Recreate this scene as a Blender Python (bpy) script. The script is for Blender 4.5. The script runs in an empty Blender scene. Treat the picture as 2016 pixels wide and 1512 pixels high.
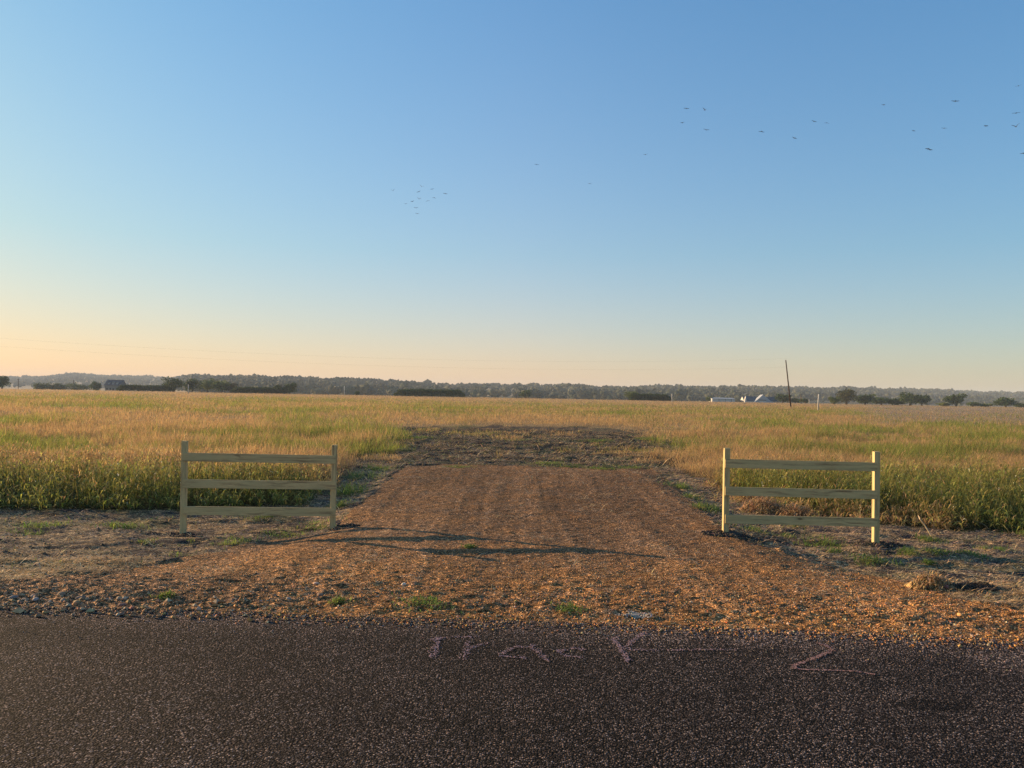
import bpy, bmesh, math, random
import numpy as np
from mathutils import Vector, Matrix, Euler

rng = np.random.default_rng(11)
random.seed(5)
C = bpy.context.scene.collection
PI = math.pi

# ------------------------------------------------------------------ camera
F = 1500.0; CX, CY = 1008.0, 756.0
CAM = np.array([0.0, 0.0, 2.1])
PITCH = math.atan(20 / 1500.0); ROLL = math.radians(1.05)
_f = np.array([0, math.cos(PITCH), math.sin(PITCH)])
_r0 = np.array([1.0, 0, 0]); _u0 = np.array([0, -math.sin(PITCH), math.cos(PITCH)])
_R = math.cos(ROLL) * _r0 + math.sin(ROLL) * _u0
_U = -math.sin(ROLL) * _r0 + math.cos(ROLL) * _u0

def ray(px, py):
    return _f + _R * ((px - CX) / F) + _U * (-(py - CY) / F)

def at_y(px, py, Y):
    d = ray(px, py); return CAM + d * (Y / d[1])

def at_z(px, py, z=0.0):
    d = ray(px, py); return CAM + d * ((z - CAM[2]) / d[2])

# ------------------------------------------------------------------ noise
_tab = np.random.default_rng(3).random((256, 256))

def vn(x, y, seed=0):
    x = np.asarray(x, float) + seed * 17.31; y = np.asarray(y, float) + seed * 9.77
    xi = np.floor(x).astype(int); yi = np.floor(y).astype(int)
    fx = x - xi; fy = y - yi
    fx = fx * fx * (3 - 2 * fx); fy = fy * fy * (3 - 2 * fy)
    x0 = xi & 255; x1 = (xi + 1) & 255; y0 = yi & 255; y1 = (yi + 1) & 255
    a = _tab[x0, y0] * (1 - fx) + _tab[x1, y0] * fx
    b = _tab[x0, y1] * (1 - fx) + _tab[x1, y1] * fx
    return a * (1 - fy) + b * fy

def fbm(x, y, seed=0, o=4):
    s = 0; a = .5; t = 0
    for i in range(o):
        s = s + a * vn(x * 2 ** i, y * 2 ** i, seed + i * 3); t += a; a *= .5
    return s / t

def sm(a, b, v):
    t = np.clip((np.asarray(v, float) - a) / (b - a), 0, 1); return t * t * (3 - 2 * t)

def inpoly(x, y, P):
    x = np.asarray(x, float); y = np.asarray(y, float)
    r = np.zeros(x.shape, bool); n = len(P); j = n - 1
    for i in range(n):
        xi, yi = P[i][0], P[i][1]; xj, yj = P[j][0], P[j][1]
        if yi != yj:
            r ^= ((yi > y) != (yj > y)) & (x < (xj - xi) * (y - yi) / (yj - yi) + xi)
        j = i
    return r

# ------------------------------------------------------------------ terrain height
def edge(x):                       # road's far edge
    x = np.asarray(x, float)
    return 7.05 - 0.042 * x + 0.10 * (fbm(x * .7, x * 0 + 3, 5) - .5) - .10 * sm(2, 5, x)

def raise_(x, y):
    return 0.17 * (1 - sm(3.0, 4.3, np.abs(x - .45))) * sm(8, 11, y) * (1 - sm(21.5, 24.5, y))

TT = [-1.4, -.70, -.62, -.57, -.54, -.47, -.45, -.41, -.34, -.27, -.20, -.14, -.10, -.05, 0, .06, .13, .26, .33, .40, .53, .60, .63, .67, 1.4]
TP = [14, 12, 18, 26, 22, 22, 20, 24, 25, 22, 23, 20, 16, 18, 19, 20, 18, 21, 22, 24, 25, 23, 21, 21, 18]
def hillR(t): return np.interp(t, [-1.4, -.46, -.42, .3, .6, 1.4], [3300, 3300, 1700, 1800, 2500, 2600])
def H(x, y):
    x = np.asarray(x, float); y = np.asarray(y, float)
    e = y - edge(x)
    z = -0.27 * sm(0.0, 4.6, e) + raise_(x, y)
    z = z + .10 * (fbm(x / 60, y / 60, 8, 2) - .5) * sm(25, 90, y)
    yy = np.maximum(y, 50.0); t = np.clip(x / yy, -1.4, 1.4); R = hillR(t)
    top = 2.1 + np.interp(t, TT, TP) * R / F - 10.0 + .27
    dip = -5 * sm(455, 640, yy)
    z = z + np.where(yy > 455, dip + sm(.42, 1.0, yy / R) * (top + 5), 0) - sm(1.05, 1.6, yy / R) * 25 * (yy > 455)
    return z

def hit(px, py):
    z = -.1
    for _ in range(25):
        p = at_z(px, py, z); z = .5 * z + .5 * float(H(p[0], p[1]))
    p = at_z(px, py, z); return (p[0], p[1], z)

# ------------------------------------------------------------------ mesh tools
def tag(o, label=None, cat=None, group=None, kind=None):
    if label: o['label'] = label
    if cat: o['category'] = cat
    if group: o['group'] = group
    if kind: o['kind'] = kind
    return o

def mesh_np(name, V, Fc, mat, parent=None, col=None, smooth=False):
    V = np.asarray(V, np.float32); Fc = np.asarray(Fc, np.int32)
    me = bpy.data.meshes.new(name); k = Fc.shape[1]
    me.vertices.add(len(V)); me.vertices.foreach_set('co', V.ravel())
    me.loops.add(Fc.size); me.loops.foreach_set('vertex_index', Fc.ravel())
    me.polygons.add(len(Fc))
    me.polygons.foreach_set('loop_start', np.arange(0, Fc.size, k, dtype=np.int32))
    try: me.polygons.foreach_set('loop_total', np.full(len(Fc), k, np.int32))
    except Exception: pass
    me.polygons.foreach_set('use_smooth', np.full(len(Fc), smooth, bool))
    me.update(calc_edges=True)
    if col is not None:
        a = me.attributes.new('Col', 'FLOAT_COLOR', 'POINT')
        cc = np.ones((len(V), 4), np.float32); cc[:, :3] = col
        a.data.foreach_set('color', cc.ravel())
    me.materials.append(mat)
    o = bpy.data.objects.new(name, me); C.objects.link(o)
    if parent: o.parent = parent
    return o

class MB:
    def __init__(s): s.v = []; s.f = []; s.c = []
    def add(s, vs, fs, col=None):
        n = len(s.v); s.v += [tuple(v) for v in vs]; s.f += [tuple(n + i for i in f) for f in fs]
        s.c += [col or (1, 1, 1)] * len(vs)
    def box(s, c, d, col=None, rot=None):
        x, y, z = d[0] / 2, d[1] / 2, d[2] / 2
        vs = [Vector(p) for p in [(-x, -y, -z), (x, -y, -z), (x, y, -z), (-x, y, -z), (-x, -y, z), (x, -y, z), (x, y, z), (-x, y, z)]]
        if rot: vs = [rot @ v for v in vs]
        s.add([v + Vector(c) for v in vs], [(0, 3, 2, 1), (4, 5, 6, 7), (0, 1, 5, 4), (1, 2, 6, 5), (2, 3, 7, 6), (3, 0, 4, 7)], col)
    def tube(s, pts, rad, n=8, col=None):
        pts = [Vector(p) for p in pts]
        if not hasattr(rad, '__len__'): rad = [rad] * len(pts)
        vs = []
        for i, p in enumerate(pts):
            d = (pts[min(i + 1, len(pts) - 1)] - pts[max(i - 1, 0)]).normalized()
            a = d.orthogonal().normalized() if i == 0 else (a - d * a.dot(d)).normalized()
            b = d.cross(a)
            for k in range(n):
                w = 2 * PI * k / n; vs.append(p + (a * math.cos(w) + b * math.sin(w)) * rad[i])
        fs = [(i * n + k, i * n + (k + 1) % n, (i + 1) * n + (k + 1) % n, (i + 1) * n + k) for i in range(len(pts) - 1) for k in range(n)]
        fs += [tuple(range(n))[::-1], tuple((len(pts) - 1) * n + k for k in range(n))]
        s.add(vs, fs, col)
    def build(s, name, mat, parent=None, smooth=False, bevel=0, col=False):
        me = bpy.data.meshes.new(name); me.from_pydata(s.v, [], s.f)
        if col:
            a = me.attributes.new('Col', 'FLOAT_COLOR', 'POINT')
            cc = np.ones((len(s.v), 4), np.float32); cc[:, :3] = s.c; a.data.foreach_set('color', cc.ravel())
        if bevel:
            bm = bmesh.new(); bm.from_mesh(me)
            bmesh.ops.bevel(bm, geom=list(bm.edges), offset=bevel, segments=2, affect='EDGES', profile=.5)
            bm.to_mesh(me); bm.free()
        me.materials.append(mat)
        for p in me.polygons: p.use_smooth = smooth
        o = bpy.data.objects.new(name, me); C.objects.link(o)
        if parent: o.parent = parent
        return o

def empty(name, loc):
    o = bpy.data.objects.new(name, None); C.objects.link(o); o.location = loc; o.empty_display_size = .3
    return o

# ------------------------------------------------------------------ materials
class NT:
    def __init__(s, name):
        s.m = bpy.data.materials.new(name); s.m.use_nodes = True
        s.n = s.m.node_tree.nodes; s.l = s.m.node_tree.links; s.n.clear()
        s.out = s.n.new('ShaderNodeOutputMaterial')
    def node(s, t, ins=None, **kw):
        n = s.n.new(t)
        for k, v in kw.items(): setattr(n, k, v)
        for k, v in (ins or {}).items():
            if isinstance(v, bpy.types.NodeSocket): s.l.new(v, n.inputs[k])
            else: n.inputs[k].default_value = v
        return n
    def mix(s, a, b, f, mode='MIX'):
        n = s.node('ShaderNodeMix', data_type='RGBA', blend_type=mode)
        for k, v in ((0, f), (6, a), (7, b)):
            if isinstance(v, bpy.types.NodeSocket): s.l.new(v, n.inputs[k])
            else: n.inputs[k].default_value = v if k == 0 or len(v) == 4 else (*v, 1)
        return n.outputs[2]
    def ramp(s, f, stops, interp='LINEAR'):
        n = s.node('ShaderNodeValToRGB', {0: f}); r = n.color_ramp; r.interpolation = interp
        while len(r.elements) < len(stops): r.elements.new(.5)
        for e, (p, c) in zip(r.elements, stops):
            e.position = p; e.color = (*c, 1) if len(c) == 3 else c
        return n.outputs[0]
    def noise(s, vec, scale, detail=4, rough=.6, **k):
        return s.node('ShaderNodeTexNoise', {'Vector': vec, 'Scale': scale, 'Detail': detail, 'Roughness': rough}).outputs[0]
    def bump(s, h, strength, dist, normal=None):
        i = {'Height': h, 'Strength': strength, 'Distance': dist}
        if normal is not None: i['Normal'] = normal
        return s.node('ShaderNodeBump', i).outputs[0]
    def bsdf(s, col, rough=.8, normal=None, spec=.3, **kw):
        i = {'Base Color': col if isinstance(col, bpy.types.NodeSocket) else (*col, 1), 'Roughness': rough, 'Specular IOR Level': spec}
        if normal is not None: i['Normal'] = normal
        i.update(kw)
        b = s.node('ShaderNodeBsdfPrincipled', i); s.l.new(b.outputs[0], s.out.inputs[0]); return s.m

def g3(v): return (v, v, v)

def mat_ground():
    t = NT('bare_soil_and_gravel'); P = t.node('ShaderNodeNewGeometry').outputs['Position']
    col = t.node('ShaderNodeAttribute', attribute_name='Col').outputs['Color']
    n1 = t.noise(P, 45, 4, .7); n2 = t.noise(P, 9, 4, .6)
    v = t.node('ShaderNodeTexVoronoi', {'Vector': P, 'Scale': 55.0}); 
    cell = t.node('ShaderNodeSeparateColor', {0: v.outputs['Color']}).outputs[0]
    c = t.mix(col, t.ramp(n1, [(.32, g3(.16)), (.5, g3(.95)), (.68, g3(2.1))]), 1.0, 'MULTIPLY')  # dark end puts the shade between clods into the albedo
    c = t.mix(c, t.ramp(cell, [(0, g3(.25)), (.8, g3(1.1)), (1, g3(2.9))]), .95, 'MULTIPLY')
    c = t.mix(c, t.ramp(n2, [(.3, g3(.7)), (.7, g3(1.25))]), 1.0, 'MULTIPLY')
    b = t.bump(n1, 1.0, .035); b = t.bump(v.outputs['Distance'], .8, .02, b); b = t.bump(n2, .8, .05, b)
    return t.bsdf(c, .95, b, .15)

def mat_asphalt():
    t = NT('chip_seal_asphalt'); P = t.node('ShaderNodeNewGeometry').outputs['Position']
    col = t.node('ShaderNodeAttribute', attribute_name='Col').outputs['Color']
    v = t.node('ShaderNodeTexVoronoi', {'Vector': P, 'Scale': 78.0, 'Randomness': 1.0})
    sc = t.node('ShaderNodeSeparateColor', {0: v.outputs['Color']})
    c = t.mix(col, t.ramp(sc.outputs[0], [(0, g3(.12)), (.45, g3(.55)), (.75, g3(1.5)), (.92, g3(3.2)), (1, g3(6.5))]), 1.0, 'MULTIPLY')
    c = t.mix(c, t.ramp(sc.outputs[1], [(0, (1.15, .95, .85)), (.5, (1, 1, 1)), (1, (.85, .95, 1.15))]), .8, 'MULTIPLY')
    gap = t.ramp(v.outputs['Distance'], [(.28, g3(1)), (.66, g3(.15))])  # shadow between the chips, put into the colour
    c = t.mix(c, gap, 1.0, 'MULTIPLY')
    big = t.noise(P, .9, 3, .5); c = t.mix(c, t.ramp(big, [(.3, g3(.75)), (.7, g3(1.25))]), 1.0, 'MULTIPLY')
    inv = t.node('ShaderNodeMath', {0: 1.0, 1: v.outputs['Distance']}, operation='SUBTRACT').outputs[0]
    b = t.bump(inv, 1.0, .035); b = t.bump(sc.outputs[2], .6, .012, b)
    r = t.node('ShaderNodeMapRange', {'Value': sc.outputs[1], 'To Min': .8, 'To Max': 1.0}).outputs[0]
    return t.bsdf(c, r, b, .08)

def mat_wood():
    t = NT('treated_pine'); tc = t.node('ShaderNodeTexCoord').outputs['Object']
    rnd = t.node('ShaderNodeObjectInfo').outputs['Random']
    off = t.node('ShaderNodeCombineXYZ', {0: rnd, 1: rnd, 2: rnd}).outputs[0]
    off = t.node('ShaderNodeVectorMath', {0: off, 1: (37.0, 11.0, 23.0)}, operation='MULTIPLY').outputs[0]
    p = t.node('ShaderNodeVectorMath', {0: tc, 1: off}, operation='ADD').outputs[0]
    warp = t.noise(t.node('ShaderNodeMapping', {'Vector': p, 'Scale': (1.6, 5, 5)}).outputs[0], 1, 2, .5)
    w2 = t.node('ShaderNodeCombineXYZ', {1: warp, 2: warp}).outputs[0]
    pw = t.node('ShaderNodeVectorMath', {0: p, 1: t.node('ShaderNodeVectorMath', {0: w2, 1: (.12, .12, .12)}, operation='MULTIPLY').outputs[0]}, operation='ADD').outputs[0]
    grain = t.noise(t.node('ShaderNodeMapping', {'Vector': pw, 'Scale': (.9, 26, 26)}).outputs[0], 1, 4, .6)
    fine = t.noise(t.node('ShaderNodeMapping', {'Vector': pw, 'Scale': (12, 260, 260)}).outputs[0], 1, 2, .6)
    blot = t.noise(t.node('ShaderNodeMapping', {'Vector': p, 'Scale': (2.5, 9, 9)}).outputs[0], 1, 3, .5)
    c = t.ramp(grain, [(.34, (.22, .14, .065)), (.45, (.46, .34, .16)), (.6, (.60, .46, .22))])
    c = t.mix(c, t.ramp(fine, [(.3, g3(.75)), (.6, g3(1.05))]), 1.0, 'MULTIPLY')
    c = t.mix(c, (.47, .39, .19), t.ramp(blot, [(.35, g3(0)), (.65, g3(.7))]))
    k = t.node('ShaderNodeTexVoronoi', {'Vector': t.node('ShaderNodeMapping', {'Vector': p, 'Scale': (1.7, 5.5, 5.5)}).outputs[0], 'Scale': 1.0})
    c = t.mix(c, (.06, .035, .018), t.ramp(k.outputs['Distance'], [(.0, g3(.95)), (.065, g3(.85)), (.09, g3(.25)), (.16, g3(0))]))
    b = t.bump(grain, .4, .003); b = t.bump(fine, .4, .002, b)
    return t.bsdf(c, .75, b, .25)

def mat_leaf(name, trans=.35, rough=.7):
    t = NT(name); col = t.node('ShaderNodeAttribute', attribute_name='Col').outputs['Color']
    P = t.node('ShaderNodeNewGeometry').outputs['Position']
    c = t.mix(col, t.ramp(t.noise(P, 1.3, 3), [(.3, g3(.8)), (.7, g3(1.2))]), 1.0, 'MULTIPLY')
    d = t.node('ShaderNodeBsdfPrincipled', {'Base Color': c, 'Roughness': rough, 'Specular IOR Level': .25})
    tr = t.node('ShaderNodeBsdfTranslucent', {'Color': c})
    m = t.node('ShaderNodeMixShader', {0: trans, 1: d.outputs[0], 2: tr.outputs[0]})
    t.l.new(m.outputs[0], t.out.inputs[0]); return t.m

def mat_col(name, rough=.9, bumps=0, scale=30):
    t = NT(name); col = t.node('ShaderNodeAttribute', attribute_name='Col').outputs['Color']
    P = t.node('ShaderNodeNewGeometry').outputs['Position']; n = t.noise(P, scale, 4, .65)
    c = t.mix(col, t.ramp(n, [(.3, g3(.7)), (.7, g3(1.3))]), 1.0, 'MULTIPLY')
    return t.bsdf(c, rough, t.bump(n, .6, bumps) if bumps else None, .2)

def mat_plain(name, col, rough=.8, var=.25, scale=8, bumps=.004, spec=.3, stretch=(1, 1, 1)):
    t = NT(name); tc = t.node('ShaderNodeTexCoord').outputs['Object']
    n = t.noise(t.node('ShaderNodeMapping', {'Vector': tc, 'Scale': stretch}).outputs[0], scale, 4, .6)
    c = t.mix((*col, 1), t.ramp(n, [(.3, g3(1 - var)), (.7, g3(1 + var))]), 1.0, 'MULTIPLY')
    return t.bsdf(c, rough, t.bump(n, .5, bumps), spec)

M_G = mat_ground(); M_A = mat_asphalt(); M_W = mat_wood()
M_L = mat_leaf('grass_blades', .5); M_T = mat_leaf('tree_leaves', .18, .8)
M_ST = mat_col('stone', .85, .01, 60); M_STRAW = mat_leaf('dry_straw', .2, .6)
M_FAR = mat_leaf('far_foliage', .0, .95)
M_SOIL = mat_plain('dark_clay', (.045, .034, .028), .95, .4, 25, .02, .1)
M_POLE = mat_plain('creosoted_wood', (.05, .028, .02), .85, .3, 6, .004, .2, (6, 6, .5))
M_WHITE = mat_plain('white_paint', (.50, .49, .46), .6, .08, 3, .001)
M_METAL = mat_plain('pale_sheet_metal', (.34, .36, .38), .5, .08, 4, .001, .5)
M_BLUE = mat_plain('dark_blue_roof', (.045, .075, .10), .7, .15, 4, .002)
M_DARK = mat_plain('dark_opening', (.02, .02, .02), .8, .1, 4, .001)
M_SHINGLE = mat_plain('grey_shingle', (.09, .09, .10), .85, .2, 5, .004)
M_BRICK = mat_plain('pale_brick', (.24, .21, .18), .9, .15, 5, .002)
M_WIRE = mat_plain('wire_metal', (.12, .12, .12), .5, .1, 4, .0005, .5)
M_BIRD = mat_plain('black_feathers', (.012, .012, .014), .7, .2, 20, .001)
M_BARK = mat_plain('bark', (.09, .07, .055), .95, .3, 6, .02, .1, (1, 1, .3))

# ------------------------------------------------------------------ regions traced on the ground
def poly(pts): return [hit(*p)[:2] for p in pts]
GRAVEL = poly([(-700, 1165), (0, 1152), (120, 1140), (200, 1130), (300, 1112), (400, 1092), (480, 1074), (560, 1056), (640, 1042), (690, 1008), (725, 975),
               (760, 948), (795, 917), (900, 914), (1080, 919), (1285, 924), (1315, 946), (1350, 978), (1400, 1018), (1425, 1052), (1500, 1080),
               (1600, 1108), (1700, 1132), (1780, 1150), (1850, 1170), (1930, 1188), (2016, 1202), (2900, 1262)])
GRAVEL += [(40, 5.0), (-40, 7.0)]
BARE = poly([(-900, 1000), (0, 1004), (180, 1010), (350, 1006), (500, 1004), (600, 985), (640, 960), (665, 925), (690, 903), (770, 898), (800, 878),
             (760, 862), (742, 850), (800, 842), (1000, 838), (1200, 842), (1275, 852), (1300, 880), (1300, 905), (1340, 925), (1400, 950), (1450, 975),
             (1500, 992), (1560, 1012), (1640, 1028), (1740, 1036), (2016, 1050), (3000, 1095)])
BARE += [(45, 5.0), (-45, 7.0)]

def is_gravel(x, y):
    wx = x + .22 * (fbm(x * 3, y * 3, 1) - .5) * 2; wy = y + .35 * (fbm(x * 2.5, y * 2.5, 2) - .5) * 2
    return inpoly(wx, wy, GRAVEL)
def is_bare(x, y, w=.5):
    k = 1 + sm(18, 36, y) * 4.5
    wx = x + w * k * (fbm(x * .9, y * .9, 6) - .5) * 2; wy = y + w * k * (fbm(x * .8, y * .8, 7) - .5) * 2
    return inpoly(wx, wy, BARE)

TAN = np.array([.47, .31, .145]); GRN = np.array([.145, .20, .036]); YGR = np.array([.28, .26, .065]); DGR = np.array([.055, .085, .022])
def greenness(x, y):
    s = (fbm(x / 9, y / 5, 21, 3) - .5) * 2
    Y = y * (1 + .30 * (fbm(x / 22, y / 30, 22, 3) - .5) * 2) - .02 * x
    g = np.interp(Y, [13, 15, 18.5, 20.5, 27, 31, 44, 50, 70, 80, 190, 240, 500], [.85, .95, .9, .25, .08, .40, .45, .12, .08, .42, .45, .08, .03])
    left = sm(0, 4, -x)
    g = g + 1.5 * s * sm(17, 24, y) * (1 - .6 * sm(200, 260, y))
    g = g + .35 * left * sm(27, 31, Y) * (1 - sm(46, 50, Y))
    g = np.clip(g, 0, 1); far = sm(20, 25, y); return g * (1 - far) + far * (sm(.25, .75, g) * .9 + .05)
def stubble(x, y):                 # grey-brown worked field on the right
    return sm(.42, .5, x / np.maximum(y, 1) + .1 * (fbm(x / 20, y / 20, 31) - .5)) * sm(70, 85, y + 12 * (fbm(x / 9, y / 9, 32) - .5)) * (1 - sm(300, 400, y))

# ------------------------------------------------------------------ fine ground: verge and driveway
def micro(x, y, gr):
    lum = fbm(x * 1.1, y * 2.6, 41, 4) - .5
    soil = (.15 + .14 * sm(22, 30, y)) * lum + .035 * (fbm(x * 6, y * 10, 42, 3) - .5)
    rut = fbm(x * 4.4 + .3 * np.sin(y * .5), y * .25, 43, 3) - .5
    edgez = 1 - sm(1.2, 2.6, y - edge(x))
    grv = .018 * rut + .032 * (fbm(x * 5, y * 9, 44, 3) - .5) + .03 * (fbm(x * 12, y * 16, 45, 2) - .5) * (.5 + edgez) + .03 * edgez * (fbm(x * 3, y * 5, 48, 3) - .5)
    z = np.where(gr, grv, soil)
    return z * sm(-.02, .35, y - edge(x) + .02)

xs = np.arange(-13.5, 13.51, .034)
ys = [6.1]
while ys[-1] < 50: ys.append(ys[-1] + max(.022, .0036 * ys[-1]))
ys = np.array(ys)
GX, GY = np.meshgrid(xs, ys)
gr = is_gravel(GX, GY)
grs = gr.astype(float)
HZ = H(GX, GY)
HZ = HZ + micro(GX, GY, gr)
EE = GY - edge(GX) - .16 * (fbm(GX * 2.2, GY * 2.2, 46, 4) - .5)
HZ = np.where(EE < 0, -.035 * sm(0, .12, -EE), HZ) + .006 * sm(0, .05, EE)
# ground mounds at each post and the low bank of clods along the asphalt
POSTS = []
def gate_post(px, py, Y): return at_y(px, py, Y)
PA_t, PA_b = at_y(364, 868, 12.55), at_y(360.5, 1052, 12.55)
PB_t, PB_b = at_y(659, 876, 12.88), at_y(654.5, 1043, 12.88)
PC_t, PC_b = at_y(1431, 882, 12.28), at_y(1428, 1051, 12.28)
PD_t, PD_b = at_y(1725, 889, 12.30), at_y(1723.5, 1078, 12.30)
for p in (PA_b, PB_b, PC_b, PD_b):
    HZ = HZ + (p[2] + .0 - float(H(p[0], p[1]))) * np.exp(-(((GX - p[0]) / .9) ** 2 + ((GY - p[1]) / .9) ** 2))
HZ += .045 * sm(.25, .6, EE) * (1 - sm(.8, 1.5, EE)) * fbm(GX * 1.3, GY * 2, 47, 3)

def ground_color(x, y, g, bare):
    soil = np.array([.175, .13, .10]); soild = np.array([.055, .046, .047]); straw = np.array([.42, .28, .145]); drygr = np.array([.33, .215, .10])
    s1 = fbm(x * 1.5, y * 3.2, 51, 4)[..., None]; s2 = fbm(x * 5, y * 10, 52, 3)[..., None]
    k = sm(.42, .6, s1); c = soild * (1 - k) + soil * k
    k = sm(.46, .62, s2) * .8; c = c * (1 - k) + straw * k
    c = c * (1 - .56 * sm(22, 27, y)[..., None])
    # dry mown strip along the gravel on the left, and along the right verge
    d = y - edge(x)
    k = (sm(.9, 1.5, d) * (1 - sm(2.4, 3.2, d)) * sm(3.2, 5.2, np.abs(x - .5)))[..., None] * sm(.38, .55, fbm(x * .9, y * 2, 53)[..., None]) * .8
    c = c * (1 - k) + drygr * k
    gc = np.array([.115, .135, .045])
    k = sm(.58, .72, fbm(x * .8, y * 1.4, 54, 3))[..., None] * .4
    c = c * (1 - k) + gc * k
    o1 = np.array([.44, .215, .078]); o2 = np.array([.27, .150, .075]); o3 = np.array([.31, .21, .14])
    a = fbm(x * 1.2, y * 1.6, 55, 3)[..., None]; b2 = fbm(x * 7, y * 12, 56, 3)[..., None]
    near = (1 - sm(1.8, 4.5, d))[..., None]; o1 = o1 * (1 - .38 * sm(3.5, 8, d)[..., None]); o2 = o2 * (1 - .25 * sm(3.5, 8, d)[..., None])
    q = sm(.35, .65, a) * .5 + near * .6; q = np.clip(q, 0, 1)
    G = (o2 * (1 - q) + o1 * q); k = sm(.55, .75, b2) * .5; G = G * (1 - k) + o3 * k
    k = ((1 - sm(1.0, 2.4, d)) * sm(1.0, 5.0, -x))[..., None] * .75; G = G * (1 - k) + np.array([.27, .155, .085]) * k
    rut = sm(.45, .62, fbm(x * 4.4 + .3 * np.sin(y * .5), y * .25, 43, 3))[..., None]; G = G * (.84 + .34 * rut)
    gf = np.asarray(g)[..., None].astype(float)
    c = c * (1 - gf) + G * gf
    gg = greenness(x, y)[..., None]
    fld = (YGR * .6 * gg + TAN * .75 * (1 - gg)); nb = 1 - np.asarray(bare)[..., None].astype(float)
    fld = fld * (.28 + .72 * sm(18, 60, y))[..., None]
    return c * (1 - nb) + fld * nb

bare = is_bare(GX, GY)
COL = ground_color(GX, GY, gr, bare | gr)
COL *= np.where((EE < .06)[..., None], .6, 1)
V = np.stack([GX, GY, HZ], -1).reshape(-1, 3); COLf = COL.reshape(-1, 3)
nr, nc = GX.shape
idx = np.arange(nr * nc).reshape(nr, nc)
Q = np.stack([idx[:-1, :-1], idx[:-1, 1:], idx[1:, 1:], idx[1:, :-1]], -1).reshape(-1, 4)
qg = gr[:-1, :-1].reshape(-1)
def sub(Q, V, Cc):
    u, inv = np.unique(Q.ravel(), return_inverse=True)
    return V[u], inv.reshape(Q.shape), Cc[u]
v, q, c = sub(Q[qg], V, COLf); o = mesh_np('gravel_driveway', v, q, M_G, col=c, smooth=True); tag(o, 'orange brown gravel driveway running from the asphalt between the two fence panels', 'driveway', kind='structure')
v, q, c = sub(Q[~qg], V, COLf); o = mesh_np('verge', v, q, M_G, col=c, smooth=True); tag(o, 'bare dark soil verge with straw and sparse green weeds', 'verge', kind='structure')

def ground_z(x, y):                # bilinear lookup of the fine sheet
    x = np.asarray(x, float); y = np.asarray(y, float)
    out = H(x, y)
    ok = (x > xs[0]) & (x < xs[-2]) & (y > ys[0]) & (y < ys[-2])
    i = np.clip(((x - xs[0]) / .034).astype(int), 0, len(xs) - 2); j = np.clip(np.searchsorted(ys, y) - 1, 0, len(ys) - 2)
    return np.where(ok, HZ[j, i], out)

# ------------------------------------------------------------------ the wide ground sheet
tt = np.concatenate([np.linspace(-1.4, -.75, 26), np.linspace(-.74, .74, 420), np.linspace(.75, 1.4, 26)])
yb = [-40., -10., 2., 4.5]
while yb[-1] < 455: yb.append(yb[-1] * 1.035)
while yb[-1] < 4300: yb.append(yb[-1] * 1.022)
yb = np.array(yb)
TX, YB = np.meshgrid(tt, yb)
XB = TX * (np.maximum(YB, 0) + 30)
ZB = H(XB, YB)
inside = (XB > -13.3) & (XB < 13.3) & (YB > 2) & (YB < 49)
e = YB - edge(XB)
ZB = np.where(e < .6, -.12, ZB); ZB = ZB - .10 * inside
gB = is_gravel(XB, YB) & (YB < 30); bB = is_bare(XB, YB)
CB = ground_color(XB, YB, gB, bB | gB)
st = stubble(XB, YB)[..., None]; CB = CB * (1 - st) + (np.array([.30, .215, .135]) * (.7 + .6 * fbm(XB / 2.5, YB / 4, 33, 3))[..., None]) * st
far = sm(440, 470, YB)[..., None]
fc = np.array([.14, .12, .055]) * (.7 + .6 * fbm(XB / 90, YB / 60, 34, 3))[..., None]
tanf = (sm(.5, .62, fbm(XB / 160, YB / 60, 35, 3)))[..., None]; fc = fc * (1 - tanf) + np.array([.27, .20, .12]) * tanf
CB = CB * (1 - far) + fc * far
n2, m2 = XB.shape; idx = np.arange(n2 * m2).reshape(n2, m2)
Q = np.stack([idx[:-1, :-1], idx[:-1, 1:], idx[1:, 1:], idx[1:, :-1]], -1).reshape(-1, 4)
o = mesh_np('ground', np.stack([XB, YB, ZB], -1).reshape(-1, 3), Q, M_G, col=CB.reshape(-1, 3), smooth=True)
tag(o, 'flat farm field running back to low hills', 'field', kind='structure')

# ------------------------------------------------------------------ road
xr = np.concatenate([np.linspace(-120, -14, 60), np.arange(-13.9, 14, .07), np.linspace(14.1, 120, 60)])
sr = np.concatenate([np.linspace(0, 5.0, 100), np.linspace(5.05, 14, 20)])      # distance back from the edge
XR, SR = np.meshgrid(xr, sr)
YR = edge(XR) + .03 - SR
ZR = .004 - .02 * sm(0, 2.5, SR) * 0 + .003 * (fbm(XR * 2, YR * 2, 61, 3) - .5)
dust = (1 - sm(0, .75 + .5 * sm(1.5, 4, XR), SR + .45 * (fbm(XR * 1.2, YR * 2, 62, 3) - .5))) * (.35 + .65 * sm(.35, .6, fbm(XR * .8, YR, 63, 3)))
CR = np.array([.084, .068, .062])[None, None] * (.7 + .35 * fbm(XR * .5, YR * .8, 64, 3) + .3 * fbm(XR * .12, SR * 1.6, 66, 3))[..., None]
CR = CR * (1 - .65 * dust[..., None]) + np.array([.36, .28, .25]) * .65 * dust[..., None]
sp = at_z(1845, 1390); w = (((XR - sp[0]) / .30) ** 2 + ((YR - sp[1]) / .11) ** 2)[..., None] * (1 + 1.2 * (fbm(XR * 9, YR * 9, 65)[..., None] - .5))
CR = CR * (1 - .62 * (1 - sm(.5, 1.3, w)))
n2, m2 = XR.shape; idx = np.arange(n2 * m2).reshape(n2, m2)
Q = np.stack([idx[:-1, :-1], idx[1:, :-1], idx[1:, 1:], idx[:-1, 1:]], -1).reshape(-1, 4)
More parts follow.
